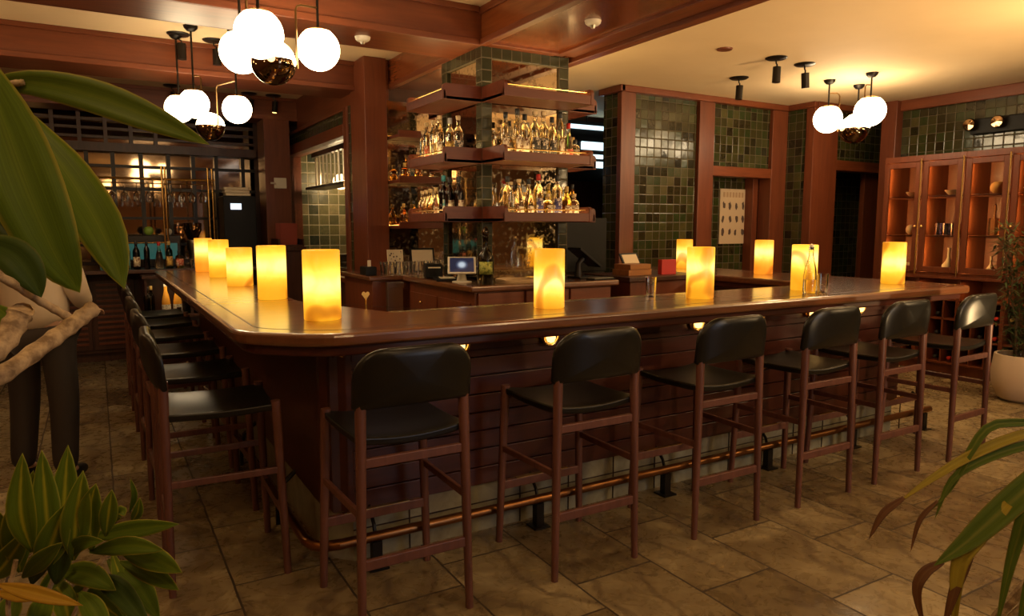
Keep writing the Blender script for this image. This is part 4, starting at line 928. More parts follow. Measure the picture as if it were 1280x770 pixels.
# ------------------------------------------------------------------ cabinets on the right
CX = 7.5
cabs = [(4.28, 4.70, 'tall glazed wooden cabinet farthest left of the cabinet row'), (3.86, 4.28, 'tall glazed wooden cabinet second from the left, with purple glasses'),
        (3.44, 3.86, 'tall glazed wooden cabinet third from the left, beside the potted shrub'), (3.02, 3.44, 'tall glazed wooden cabinet behind the potted shrub'), (2.6, 3.02, 'tall glazed wooden cabinet at the right frame edge')]
SHZ = (1.06, 1.43, 1.84)
for k, (y0, y1, lb) in enumerate(cabs):
    t = thing('glass_cabinet', lb, 'cabinet', (CX, y0, 0), 0, 'glazed cabinets along the right wall'); w = y1 - y0
    m = MB(); m.box((0.02, 0, .1), (.45, .018, 2.24)).box((0.02, w - .018, .1), (.45, w, 2.24)).box((.44, .018, .1), (.45, w - .018, 2.24)).box((0, 0, 2.2), (.45, w, 2.26)).box((.0, .0, 1.0), (.45, w, 1.045)).box((.06, 0, 0), (.45, w, .1)).box((.02, .018, .1), (.44, w - .018, .12)).box((-.02, 0, .985), (.0, w, 1.01))
    for z in SHZ[1:]: m.box((.03, .018, z - .02), (.44, w - .018, z))
    m.build('carcass', CABW, t, bevel=.002)
    m = MB(); fr = .055
    m.box((-.022, .012, 1.05), (0, .012 + fr, 2.19)).box((-.022, w - .012 - fr, 1.05), (0, w - .012, 2.19)).box((-.022, .012 + fr, 1.05), (0, w - .012 - fr, 1.05 + fr)).box((-.022, .012 + fr, 2.19 - fr), (0, w - .012 - fr, 2.19))
    d = m.build('door', CABW, t, bevel=.004)
    B((-.013, .012 + fr, 1.05 + fr), (-.009, w - .012 - fr, 2.19 - fr)).build('glass', PANE, d)
    MB().tube([(-.026, 0.010, 1.02), (-.026, .010, 2.22)], .008, 8).build('hinge_rod', BRASS, d, smooth=True)
    yk = .035 if k % 2 == 0 else w - .035
    MB().lathe([(.006, 0), (.006, .015), (.014, .02), (0, .03)], 12, M=Matrix.Translation((-.022, yk, 1.52)) @ Matrix.Rotation(-pi / 2, 4, 'Y')).build('knob', BRASS, d, smooth=True)
    for z0, z1 in ((1.05, 1.40), (1.435, 1.81), (1.845, 2.19)): 
        B((.012, w - .036, z0 + .01), (.018, w - .028, z1 - .01)).build('led_strip', LEDC, t)
        light('cabinet_light', 'AREA', (CX + .03, y0 + w - .045, (z0 + z1) / 2), 1.5, (1, .62, .2), .02, target=(CX + .5, y0 + w + .02, (z0 + z1) / 2 - .05), size_y=.3)
    # lower wine cubbies
    m = MB()
    for z in (.36, .56, .76): m.box((.03, .018, z), (.44, w - .018, z + .018))
    for q in (1, 2): m.box((.03, w * q / 3 - .008, .12), (.44, w * q / 3 + .008, .76))
    m.build('wine_cubby', CABW, t)
    light('cubby_light', 'AREA', (CX + .04, y0 + w / 2, .96), .5, (1, .5, .16), .3, target=(CX + .15, y0 + w / 2, 0), size_y=.03)
random.seed(21); nb = 0
for k, (y0, y1, lb) in enumerate(cabs[:4]):
    w = y1 - y0
    for q in range(3):
        for z in (.12, .378, .578):
            if random.random() < .65:
                yy = y0 + w * (q + .5) / 3; g = [DKG, DARKW, AMB][(k + q) % 3]
                col = 'dark' if g != AMB else 'amber'
                where = ['leftmost', 'second', 'third', 'fourth'][k]; lv = {.12: 'bottom', .378: 'middle', .578: 'top'}[z]; cc = ['right', 'middle', 'left'][q]
                b = bottle((CX + .38, yy, z + .04 if z != .12 else .161), 'wine', g, [RD, BLK, GLD][q], None, '%s wine bottle lying in the %s %s cubby of the %s cabinet' % (col, lv, cc, where), 'wine bottles in the cubbies', 1.0)
                b.rotation_euler = (0, -pi / 2, 0)
# white-capped bottles lying on the open shelf
for i, y in enumerate((4.55, 4.43)):
    b = bottle((CX + .36, y, .818), 'wine', DKG, (.8, .75, .65) if False else SIL, LW, ['left wine bottle with pale neck lying on top of the cubbies', 'right wine bottle with pale neck lying on top of the cubbies'][i], 'bottles lying above the cubbies', 1.0)
    b.rotation_euler = (0, -pi / 2, .15 * i)
# things in the cabinets
def put(prof, M, loc, name, label, cat, s=1, n=20, group=None):
    o = MB().lathe(prof, n).build(name, M, smooth=50, loc=loc); o.scale = (s,) * 3; tag(o, label, cat, group); return o
BOWL = [(.03, 0), (.05, .01), (.085, .05), (.09, .06), (.084, .06), (.045, .015), (0, .01)]
VASE = [(0, 0), (.04, 0), (.06, .03), (.058, .07), (.03, .11), (.015, .15), (.014, .24), (.02, .25)]
BALL = [(0, 0), (.03, .003), (.055, .03), (.06, .06), (.05, .09), (.03, .105), (.0, .11)]
put(BOWL, CERAMIC, (CX + .2, 4.49, 1.841), 'plate_bowl', 'shallow white bowl on the top shelf of the leftmost cabinet', 'bowl', .8)
put(BALL, CERAMIC, (CX + .2, 4.48, 1.431), 'white_jar', 'round white jar on the middle shelf of the leftmost cabinet', 'jar')
put(BALL, CERAMIC, (CX + .2, 4.48, 1.047), 'white_jar', 'round pale jar at the bottom of the leftmost glazed cabinet', 'jar', .8)
put(BOWL, CERAMIC, (CX + .2, 4.07, 1.841), 'white_bowl', 'white bowl on the top shelf of the second cabinet', 'bowl', .9)
PURP = glassm('purple_glass', (.55, .5, .85), .05)
i = 0
for yy in (4.17, 4.09, 4.01):
    for j in range(2):
        put([(.0, .004), (.03, .002), (.035, .11), (.037, .11), (.033, 0), (0, 0)], PURP, (CX + .16 + j * .1, yy, 1.431), 'tumbler', 'purple tinted tumbler in the %s row, %s from the left, in the second cabinet' % (('front', 'back')[j], ORD[i // 2]), 'glass', 1.1, 16, 'purple tumblers in the second cabinet'); i += 1
put(VASE, CERAMIC, (CX + .2, 4.07, 1.047), 'pale_decanter', 'pale long-necked decanter at the bottom of the second cabinet', 'decanter')
put(BALL, mat('woven_basket', (.6, .38, .15), .7), (CX + .2, 3.65, 1.841), 'lidded_basket', 'round white-topped basket on the top shelf of the third cabinet', 'basket', 1.1)
t = thing('decanter', 'square cut decanter with stopper on the middle shelf of the third cabinet', 'decanter', (CX + .2, 3.66, 1.431))
MB().prism([(-.05, -.04), (.05, -.04), (.05, .04), (-.05, .04)], 0, .17).build('body', gm((.95, .7, .4)), t, bevel=.015, seg=3); MB().lathe([(.02, .168), (.014, .2), (.014, .24), (.02, .25), (.012, .30), (0, .31)], 14).build('neck', gm((.95, .7, .4)), t, smooth=50)
put(VASE, CERAMIC, (CX + .2, 3.66, 1.047), 'pale_decanter', 'pale flask at the bottom of the third cabinet', 'decanter', .7)
for j, yy in enumerate((3.34, 3.22)): put(BOWL, CERAMIC, (CX + .2, yy, 1.841), 'stacked_bowl', ['left', 'right'][j] + ' cream bowl on the top shelf of the cabinet behind the shrub', 'bowl', .9)
for j, yy in enumerate((3.32, 3.2)): put(BALL, CERAMIC, (CX + .2, yy, 1.431), 'cream_jar', ['left', 'right'][j] + ' cream jar on the middle shelf of the cabinet behind the shrub', 'jar', .9)

# ------------------------------------------------------------------ back bar at the far left
bb = thing('back_bar_cabinet', 'dark wooden back bar with louvred doors across the far left', 'cabinet', (-.2, 9.2, 0))
B((-2.1, -.72, 1.02), (2.0, .58, 1.06)).build('worktop', DARK, bb, bevel=.006)
m = MB(); m.box((-2.1, -.1, 0.1), (2.0, .55, 1.02)).box((-2.1, -.05, 0), (2.0, .5, .1)); m.build('body', DARK, bb)
for k in range(6):
    d = B((-2.08 + k * .44, -.125, .14), (-1.66 + k * .44, -.1, .98)).build('door', DARK, bb, bevel=.004)
    m = MB()
    for q in range(12): m.box((-2.04 + k * .44, -.145, .2 + q * .06), (-1.70 + k * .44, -.12, .225 + q * .06), None)
    m.build('louvres', CABW, d)
# open cooler shelf with juice bottles at the end of the left arm
ch = thing('bottle_cooler', 'open under-counter cooler holding juice and wine bottles', 'cooler', (.72, 8.35, 0))
m = MB(); m.box((-.32, -.15, 0), (-.3, .3, .98)).box((.38, -.15, 0), (.4, .3, .98)).box((-.3, .28, 0), (.38, .3, .98)).box((-.3, -.15, .56), (.38, .28, .585)).box((-.3, -.15, 0), (.38, .28, .1)).box((-.34, -.18, .98), (.42, .3, 1.01)); m.build('case', DARK, ch)
light('cooler_light', 'AREA', (.75, 8.24, .96), .8, (1, .7, .35), .5, target=(.75, 8.34, 0), size_y=.03)
JU = mat('orange_juice', (.8, .38, .05), .25)
for i, (x, nm) in enumerate(((.56, 'left'), (.67, 'right'))):
    t = thing('juice_bottle', nm + ' orange juice bottle with white label in the cooler', 'bottle', (x + .04, 8.3, .586), 0, 'juice bottles in the cooler')
    MB().lathe([(0, 0), (.042, 0), (.044, .01), (.042, .14), (.03, .2), (.016, .26), (.016, .3)], 20).build('juice_body', JU, t, smooth=50); MB().lathe([(.018, .3), (.018, .325), (0, .327)], 14).build('cap', WHITEP, t)
    MB().lathe([(.0448, .03), (.0445, .11)], 20, cap=False).build('paper_label', labmat((.8, .75, .6), (.4, .35, .3)), t, smooth=50)
for i in range(4): bottle((.42 + i * .04 - .0 + (.0 if i < 2 else .0), 8.22 + (i % 2) * .12, .586) if i < 2 else (.80 + (i - 2) * .1, 8.3, .586), 'wine', DKG, [BLK, GLD, SIL, RD][i], None, 'dark green wine bottle with %s cap in the cooler, %s from the left' % (['black', 'gold', 'silver', 'red'][i], ORD[i]), 'wine bottles in the cooler', .95)
# brass glass rack with hanging stemware
gr = thing('glass_rack', 'brass rack holding upside-down wine glasses over the back bar', 'glass rack', (.2, 8.75, 1.06))
m = MB()
for x in (.46, .50, .93, .99): m.tube([(x, 0 if x in (.46, .93) else .12, 0), (x, 0 if x in (.46, .93) else .12, 1.12)], .012, 8)
m.build('post', BRASS, gr, smooth=True)
m = MB()
for y in (0, .12): m.tube([(-1.6, y, .98), (1.0, y, .98)], .01, 8)
for y in (0.03, .09): m.tube([(-1.6, y, .93), (1.0, y, .93)], .005, 6)
m.tube([(-.6, 0, .28), (.5, 0, .28)], .008, 8)
m.build('rail', BRASS, gr, smooth=True)
WG = [(.034, 0), (.03, -.003), (.005, -.006), (.004, -.09), (.012, -.10), (.034, -.125), (.04, -.16), (.036, -.2), (.032, -.21), (.0305, -.21), (.034, -.2), (.038, -.16), (.03, -.125), (.006, -.105), (0, -.104)]
wg = MB().lathe(WG, 14).build('wine_glass', GLASS, smooth=60)
xs = [-.75 + i * .12 for i in range(10)] + [.54, .65, .76, .87]
for i, x in enumerate(xs):
    o = wg if i == 0 else wg.copy()
    if i: COL.objects.link(o)
    o.location = (.2 + x, 8.81, 1.06 + .937)
    sec = 'left of the brass posts' if i < 10 else 'between the brass posts'
    tag(o, 'upside-down wine glass hanging %s, %s from the left' % (sec, ORD[i if i < 10 else i - 10]), 'wine glass', 'wine glasses hanging from the brass rack')
# back bar bottles
random.seed(9)
bbl = [(-.42, 'tall', CLEAR, SIL, LW), (-.3, 'short', CLEAR, CORK, LW), (.05, 'tall', CLEAR, RD, LW), (.17, 'wine', DARKW, RD, LW), (.27, 'tall', CLEAR, RD, None), (.36, 'wine', DARKW, BLK, LW), (.46, 'slim', DARKW, BLK, None), (.58, 'bell', CLEAR, RD, None), (.68, 'tall', DKG, GLD, LY), (.78, 'short', AMB, BLK, LR)]
for i, (x, kd, g, c, l) in enumerate(bbl): bottle((x, 8.62 + .0 * i, 1.0605), kd, g, c, l, desc(kd, g, c, l) + ', ' + ORD[i] + ' on the back bar', 'bottles on the back bar', .95)
tl = thing('blue_lit_dispenser', 'blue-green lit drinks cooler glowing behind the back bar bottles', 'cooler', (.42, 9.0, 1.06))
B((-.42, 0, 0), (.42, .3, .36)).build('case', BLACKM, tl, bevel=.01); B((-.38, -.006, .09), (.38, 0, .27)).build('lit_front', emis('teal_glow', (.06, .32, .26), .16), tl)
for i in range(5): 
    o = MB().lathe([(0, 0), (.02, 0), (.028, .09), (.03, .1), (.028, .1), (.0, .01)], 14).build('tumbler', GLASS, smooth=50, loc=(.90 + i * .068, 8.62, 1.0605)); tag(o, 'small tumbler at the right end of the back bar, ' + ORD[i] + ' from the left', 'glass', 'small tumblers on the back bar')
put(BALL, mat('lime_green', (.25, .42, .06), .4), (.52, 9.1, 1.42), 'lime_jar', 'green fruit jar on top of the lit cooler', 'jar', .9)
put(BALL, CERAMIC, (.72, 9.1, 1.42), 'white_jar', 'white jar on top of the lit cooler', 'jar', .7)
t = thing('coffee_grinder', 'dark coffee grinder with chrome body by the brass posts', 'grinder', (.98, 9.1, 1.06))
MB().lathe([(.08, 0), (.085, .02), (.05, .04), (.05, .16), (.07, .2), (.07, .3)], 20).build('body', STEEL, t, smooth=50); MB().lathe([(.05, .3), (.1, .42), (.1, .5), (0, .51)], 20).build('hopper', gm((.3, .2, .12)), t, smooth=50)
t = thing('coffee_machine', 'tall black machine with small lit display and folded towels on top', 'coffee machine', (1.48, 9.15, 1.06))
B((-.17, -.2, 0), (.2, .2, .82)).build('body', BLACKP, t, bevel=.01); B((-.09, -.206, .66), (0.03, -.2, .73)).build('display', emis('display', (.7, .8, 1), 1.5), t)
t = thing('folded_towels', 'pile of folded cream towels on the black coffee machine', 'towels', (1.48, 9.12, 1.882))
m = MB()
for i in range(3): m.box((-.13 - .01 * i, -.1, i * .035), (.15 - .005 * i, .1, i * .035 + .033))
m.build('towel', PAPER, t, bevel=.012, seg=3)

# ------------------------------------------------------------------ potted shrub on the right
LEAFD = mat('shrub_leaf', (.05, .085, .025), .45)
ps = thing('potted_shrub', 'narrow-leaved green shrub in a round cream pot by the glazed cabinets', 'potted plant', (6.92, 2.98, 0))
MB().lathe([(0, 0), (.13, 0), (.17, .03), (.215, .14), (.225, .25), (.21, .38), (.205, .41), (.185, .41), (.19, .36), (0, .35)], 36).build('pot', mat('cream_pot', (.62, .50, .38), .6), ps, smooth=50)
MB().lathe([(0, .375), (.188, .37), (.188, .36)], 24).build('soil', mat('soil', (.04, .025, .015), .9), ps)
random.seed(4); m = MB(); st = MB()
for k in range(7):
    a = k * 2 * pi / 7; x, y = .05 * math.cos(a), .05 * math.sin(a); pts = [(x, y, .36)]; hh = random.uniform(.9, 1.45)
    for q in range(1, 7): pts.append((x + math.cos(a) * .16 * q / 6 + random.uniform(-.02, .02), y + math.sin(a) * .16 * q / 6 + random.uniform(-.02, .02), .36 + hh * q / 6))
    st.tube(pts, [.010 - .001 * i for i in range(7)], 6)
    for q in range(1, 7):
        for _ in range(30):
            c = Vector(pts[q]) + Vector((random.gauss(0, .03), random.gauss(0, .03), random.uniform(-.12, .12)))
            aa = random.random() * 2 * pi; el_ = random.uniform(-.4, .9); d = Vector((math.cos(aa) * math.cos(el_), math.sin(aa) * math.cos(el_), math.sin(el_))); s_ = d.cross(Vector((0, 0, 1))).normalized(); l_ = random.uniform(.08, .14); w_ = .009
            m.add([c, c + d * l_ * .4 + s_ * w_, c + d * l_ - Vector((0, 0, .02)), c + d * l_ * .4 - s_ * w_, c + d * l_ * .45 + Vector((0, 0, -.004))], [(0, 1, 4), (1, 2, 4), (2, 3, 4), (3, 0, 4)])
st.build('stem', mat('shrub_stem', (.10, .06, .03), .8), ps, smooth=True); m.build('foliage', LEAFD, ps)

# ------------------------------------------------------------------ foreground plants
def leafmat(name, c1, c2, c3, trans=.25):
    m = mat(name, c1, .55, Specular_IOR_Level=.25); v = obj_coord(m, (1, 1, 1))
    uv = N(m, 'ShaderNodeUVMap'); sp = N(m, 'ShaderNodeSeparateXYZ'); L(m, uv.outputs[0], sp.inputs[0])
    # u runs across the blade: pale stripe or edge as the leaf really has
    c = ramp(m, sp.outputs[0], [(0, c2), (.07, c1), (.40, c1), (.5, c3), (.60, c1), (.93, c1), (1, c2)])
    w = N(m, 'ShaderNodeTexNoise'); w.inputs['Scale'].default_value = 1; mp = N(m, 'ShaderNodeMapping'); mp.inputs['Scale'].default_value = (40, 1.5, 1); L(m, uv.outputs[0], mp.inputs[0]); L(m, mp.outputs[0], w.inputs['Vector'])
    mx = N(m, 'ShaderNodeMix', data_type='RGBA', blend_type='MULTIPLY'); mx.inputs['Factor'].default_value = .5; L(m, c, mx.inputs[6]); L(m, ramp(m, w.outputs['Fac'], [(.3, (.6, .6, .6)), (.7, (1.25, 1.25, 1.25))]), mx.inputs[7])
    b = bsdf(m); L(m, mx.outputs[2], b.inputs['Base Color'])
    tr = N(m, 'ShaderNodeBsdfTranslucent'); L(m, mx.outputs[2], tr.inputs[0]); ms_ = N(m, 'ShaderNodeMixShader'); ms_.inputs[0].default_value = trans
    out = m.node_tree.nodes['Material Output']; L(m, b.outputs[0], ms_.inputs[1]); L(m, tr.outputs[0], ms_.inputs[2]); L(m, ms_.outputs[0], out.inputs[0]); return m
LG = leafmat('big_leaf_green', (.13, .205, .014), (.42, .38, .05), (.18, .26, .02), .4)
LV = leafmat('variegated_leaf', (.17, .25, .015), (.45, .45, .05), (.60, .56, .04), .4)
LYL = leafmat('yellow_leaf', (.50, .30, .03), (.4, .2, .03), (.6, .4, .05))
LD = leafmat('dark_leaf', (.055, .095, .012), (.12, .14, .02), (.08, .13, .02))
LBL = leafmat('strap_leaf', (.10, .16, .018), (.2, .18, .03), (.19, .22, .03))
LBR = leafmat('strap_leaf_yellow', (.40, .32, .04), (.26, .18, .03), (.46, .38, .05))
TIPB = leafmat('dry_leaf_tip', (.16, .07, .03), (.1, .05, .02), (.2, .1, .04))
def catmull(pts, n):
    pts = [Vector(p) for p in pts]; P = [pts[0] * 2 - pts[1]] + pts + [pts[-1] * 2 - pts[-2]]; out = []
    segs = len(pts) - 1
    for i in range(n + 1):
        s = i / n * segs; k = min(int(s), segs - 1); t = s - k; a, b, c, d = P[k:k + 4]
        out.append(.5 * ((2 * b) + (c - a) * t + (2 * a - 5 * b + 4 * c - d) * t * t + (-a + 3 * b - 3 * c + d) * t ** 3))
    return out
def leaf(pts, width, M, parent, origin, fold=.25, n=14, peak=.45, face=None, name='leaf', base_w=.12):
    c = catmull(pts, n); rows = []; uvs = []
    face = Vector(face) if face is not None else None
    for i, p in enumerate(c):
        t = i / n; d = (c[min(i + 1, n)] - c[max(i - 1, 0)]).normalized()
        view = face if face is not None else (Vector((0, 0, H)) - p).normalized()
        s = d.cross(view)
        s = s.normalized() if s.length > 1e-4 else Vector((1, 0, 0))
        nn = s.cross(d).normalized()
        if t < peak: w = base_w + (1 - base_w) * math.sin(t / peak * pi / 2)
        else: w = max(0.0, math.cos((t - peak) / (1 - peak) * pi / 2)) ** .85
        w *= width / 2
        rows.append([p - origin + s * w * u + nn * (abs(u) * w * fold) for u in (-1, -.5, 0, .5, 1)])
        uvs.append([((u + 1) / 2, t) for u in (-1, -.5, 0, .5, 1)])
    m = MB().grid(rows); o = m.build(name, M, parent, smooth=80)
    uvl = o.data.uv_layers.new(name='UVMap'); flat = [q for r in uvs for q in r]
    for lp in o.data.loops: uvl.data[lp.index].uv = flat[lp.vertex_index]
    md = o.modifiers.new('s', 'SOLIDIFY'); md.thickness = .0008; md.offset = 0
    return o
def px_leaf(pl, wpx, M, parent, origin, d, **k):
    pts = [W(x, y, (dd[0] if dd else d)) for x, y, *dd in pl]
    return leaf(pts, wpx * d / F, M, parent, origin, **k)
D = .85; og = Vector((-.55, .35, 0))
pA = thing('leafy_houseplant', 'tall houseplant with pale ringed canes and broad green leaves at the upper left', 'plant', tuple(og))
px_leaf([(-40, 112, .95), (30, 103, .9), (110, 118, .86), (190, 148, .82), (262, 181, .80)], 42, LG, pA, og, D, peak=.55)
px_leaf([(-30, 70, .8), (2, 150, .8), (35, 240, .8), (70, 320, .82), (100, 366, .85)], 78, LG, pA, og, D, peak=.45, base_w=.3)
px_leaf([(20, 128, .9), (50, 172, .88), (88, 222, .86), (128, 290, .84), (156, 362, .84)], 56, LG, pA, og, D, peak=.68, base_w=.1)
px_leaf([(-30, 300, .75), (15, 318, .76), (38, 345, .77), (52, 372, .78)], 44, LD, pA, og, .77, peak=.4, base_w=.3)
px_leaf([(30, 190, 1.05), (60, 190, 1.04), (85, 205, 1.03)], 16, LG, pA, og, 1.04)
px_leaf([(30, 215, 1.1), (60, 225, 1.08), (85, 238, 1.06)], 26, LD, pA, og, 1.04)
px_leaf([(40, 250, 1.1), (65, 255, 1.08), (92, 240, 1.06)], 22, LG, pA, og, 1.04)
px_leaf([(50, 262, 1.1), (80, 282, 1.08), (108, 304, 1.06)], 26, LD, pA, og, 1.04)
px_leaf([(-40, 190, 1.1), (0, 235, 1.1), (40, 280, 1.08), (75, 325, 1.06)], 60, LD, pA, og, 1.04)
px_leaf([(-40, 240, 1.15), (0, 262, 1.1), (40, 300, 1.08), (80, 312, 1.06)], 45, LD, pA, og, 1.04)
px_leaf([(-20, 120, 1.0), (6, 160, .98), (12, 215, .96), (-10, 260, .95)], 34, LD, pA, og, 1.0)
px_leaf([(-10, 380, .7), (8, 395, .7), (14, 420, .7), (2, 440, .7)], 20, LG, pA, og, .7)
CANE = mat('pale_cane', (.42, .30, .17), .7)
cv = obj_coord(CANE, (1, 1, 1)); wv = noise(CANE, cv, 70, 3, .6); L(CANE, ramp(CANE, wv, [(.35, (.2, .13, .07)), (.6, (.5, .37, .22))]), bsdf(CANE).inputs['Base Color']); bump(CANE, wv, .5, .004)
def cane(pl, r, parent, origin):
    c = catmull([W(*p) for p in pl], 22); rr = [r * (1 + .16 * (i % 3 == 0)) for i in range(len(c))]
    return MB().tube([p - origin for p in c], rr, 10).build('cane', CANE, parent, smooth=70)
cane([(-60, 500, .68), (0, 470, .72), (60, 428, .78), (95, 402, .82), (118, 384, .84)], .0088, pA, og)
cane([(-60, 330, .7), (0, 346, .74), (50, 376, .8), (88, 398, .82)], .0045, pA, og)
cane([(-50, 470, .62), (0, 432, .65), (24, 395, .67), (26, 388, .67)], .010, pA, og)
cane([(-60, 110, .95), (-20, 108, .92), (20, 104, .90), (32, 103, .9)], .004, pA, og)
cb_ = catmull([W(-60, 500, .68), Vector((-.62, .38, .9)), Vector((-.56, .35, .35)), Vector((-.55, .35, .22))], 12)
MB().tube([p - og for p in cb_], .012, 10).build('cane', CANE, pA, smooth=70)
MB().lathe([(0, 0), (.12, 0), (.16, .25), (.15, .25), (.14, .22), (0, .215)], 24).build('pot', mat('clay_pot', (.3, .14, .07), .7), pA, smooth=50)

D = 1.1; og = Vector((-.28, .62, 0))
pB = thing('variegated_plant', 'bushy plant with yellow-green striped leaves at the lower left corner', 'plant', tuple(og))
LS = [((40, 690), (26, 640), (28, 566), 30, LV), ((25, 715), (22, 660), (42, 588), 34, LV), ((62, 700), (58, 640), (52, 562), 30, LV), ((82, 700), (80, 640), (85, 556), 34, LV), ((92, 700), (95, 650), (104, 588), 32, LV),
      ((115, 690), (112, 640), (120, 604), 26, LV), ((132, 670), (136, 640), (140, 612), 20, LV), ((50, 715), (66, 675), (82, 630), 34, LV), ((-10, 725), (10, 700), (38, 660), 28, LV), ((28, 722), (52, 700), (78, 678), 22, LG),
      ((112, 672), (165, 662), (224, 655), 22, LG), ((112, 690), (160, 682), (205, 688), 22, LG), ((150, 688), (190, 698), (228, 716), 28, LG), ((150, 702), (190, 718), (224, 738), 22, LG), ((135, 700), (170, 730), (200, 775), 30, LG),
      ((75, 715), (110, 718), (145, 738), 28, LG), ((-5, 730), (45, 742), (104, 757), 18, LYL), ((60, 740), (50, 765), (38, 800), 26, LG), ((100, 740), (118, 765), (138, 805), 26, LG), ((165, 652), (172, 640), (175, 622), 12, LV),
      ((162, 640), (168, 620), (163, 598), 7, LG), ((130, 660), (150, 640), (156, 645), 14, LG), ((140, 690), (155, 740), (160, 790), 20, LV), ((60, 720), (80, 750), (90, 800), 26, LV), ((20, 740), (10, 765), (-5, 800), 26, LG),
      ((90, 690), (70, 720), (45, 745), 20, LG), ((80, 700), (100, 680), (130, 676), 18, LG), ((-20, 700), (-5, 670), (0, 640), 26, LV), ((-10, 740), (25, 745), (50, 748), 14, LYL), ((80, 745), (110, 745), (160, 780), 24, LV),
      ((120, 720), (150, 740), (190, 790), 26, LD), ((40, 730), (50, 700), (55, 690), 24, LD), ((70, 730), (75, 700), (85, 680), 24, LD)]
random.seed(13)
for a, b, c, w, M in LS:
    dd = D + random.uniform(-.08, .08)
    px_leaf([(a[0], a[1], dd + .03), (b[0], b[1], dd), (c[0], c[1], dd - .02)], w * 1.05, M, pB, og, dd, peak=.5, fold=.35, n=10)
for pl in ([(20, 860, 1.12), (60, 740, 1.12), (80, 700, 1.12)], [(60, 850, 1.12), (110, 730, 1.12), (160, 655, 1.12)], [(20, 860, 1.12), (10, 760, 1.12), (20, 700, 1.12)]):
    MB().tube([p - og for p in catmull([W(*q) for q in pl], 8)], .004, 6).build('stem', CANE, pB, smooth=True)
MB().tube([p - og for p in catmull([W(40, 855, 1.12), Vector((-.30, .66, .45)), Vector((-.28, .62, .25))], 6)], .007, 8).build('stem', CANE, pB, smooth=True)
MB().lathe([(0, 0), (.11, 0), (.15, .26), (.14, .26), (.13, .23), (0, .225)], 24).build('pot', mat('clay_pot_b', (.3, .14, .07), .7), pB, smooth=50)

og = Vector((1.45, .75, 0)); D = 1.2
pC = thing('strap_leaf_plant', 'drooping strap-leaved plant with brown tips at the lower right corner', 'plant', tuple(og))
BL = [([(1400, 520), (1290, 540), (1220, 566), (1165, 598), (1118, 632)], 13, LBR), ([(1130, 622), (1104, 642), (1086, 674)], 9, TIPB), ([(1400, 500), (1300, 526), (1240, 532), (1212, 566), (1188, 610), (1162, 640)], 11, LBL), ([(1172, 626), (1150, 650), (1138, 690)], 6, TIPB),
      ([(1400, 530), (1300, 552), (1235, 572), (1190, 600), (1168, 650)], 12, LBL),
      ([(1420, 500), (1310, 588), (1250, 640), (1205, 680), (1166, 708)], 32, LBL), ([(1178, 702), (1156, 716), (1146, 740), (1156, 790)], 13, TIPB), ([(1260, 630), (1222, 670), (1198, 710), (1192, 800)], 22, LBR), ([(1215, 690), (1196, 730), (1178, 790)], 13, TIPB),
      ([(1400, 560), (1300, 620), (1270, 680), (1244, 790)], 18, LBL), ([(1420, 620), (1330, 660), (1290, 720), (1270, 800)], 16, LBL)]
for pl, w, M in BL: px_leaf([(x, y, D) for x, y in pl], w, M, pC, og, D, peak=.4, fold=.5, n=16, base_w=.5)
for pl in ([(1400, 520, 1.2), (1460, 640, 1.2)], [(1420, 500, 1.2), (1460, 640, 1.2)], [(1400, 560, 1.2), (1460, 640, 1.2)], [(1420, 620, 1.2), (1460, 640, 1.2)]):
    a = W(*pl[0]); b = W(*pl[1]); MB().tube([a - og, (a * .5 + b * .5 + Vector((0, 0, .02))) - og, Vector((1.45, .75, .55)) - og, Vector((1.45, .75, .3)) - og], .006, 6).build('stem', CANE, pC, smooth=True)
MB().lathe([(0, 0), (.12, 0), (.17, .32), (.155, .32), (.15, .29), (0, .285)], 24).build('pot', mat('clay_pot_c', (.3, .14, .07), .7), pC, smooth=50)

# ------------------------------------------------------------------ standing person (white shirt, dark trousers)
def skin(name, verts, edges, rad, M, parent=None, sub=2):
    me = bpy.data.meshes.new(name); me.from_pydata(verts, edges, []); me.update(); me.materials.append(M)
    o = bpy.data.objects.new(name, me); COL.objects.link(o)
    if parent: o.parent = parent
    m = o.modifiers.new('skin', 'SKIN'); m.use_smooth_shade = True
    for i, r in enumerate(rad):
        sv = me.skin_vertices[0].data[i]; sv.radius = r if isinstance(r, tuple) else (r, r); sv.use_root = (i == 0)
    s = o.modifiers.new('sub', 'SUBSURF'); s.levels = sub; s.render_levels = sub
    return o
SKIN = mat('skin', (.45, .25, .16), .5); SHIRT = mat('white_shirt', (.60, .48, .34), .75); TROU = mat('dark_trousers', (.035, .026, .022), .8); SHOE = mat('black_shoe', (.01, .01, .01), .4); HAIR = mat('dark_hair', (.02, .012, .008), .6)
PP = (-.33, 5.0, 0)
pr = thing('person', 'person in a loose white shirt and dark trousers standing behind the plant', 'person', PP, 2.7)
# body: pelvis root, spine, neck, head, arms, legs
V = [(0, 0, .96), (0, .01, 1.12), (0, .02, 1.30), (0, .02, 1.42), (0, .03, 1.50), (0, .03, 1.57), (0, .02, 1.66), (0, .015, 1.74),
     (.17, .02, 1.41), (.22, -.02, 1.14), (.20, -.20, 1.00), (.16, -.29, .99),
     (-.17, .02, 1.41), (-.22, -.02, 1.14), (-.20, -.20, 1.00), (-.16, -.29, .99),
     (.10, 0, .88), (.12, -.03, .50), (.13, .03, .09), (.13, -.10, .035),
     (-.10, 0, .88), (-.14, .04, .50), (-.16, .12, .09), (-.16, -.01, .035)]
Ed = [(0, 1), (1, 2), (2, 3), (3, 4), (4, 5), (5, 6), (6, 7), (3, 8), (8, 9), (9, 10), (10, 11), (3, 12), (12, 13), (13, 14), (14, 15), (0, 16), (16, 17), (17, 18), (18, 19), (0, 20), (20, 21), (21, 22), (22, 23)]
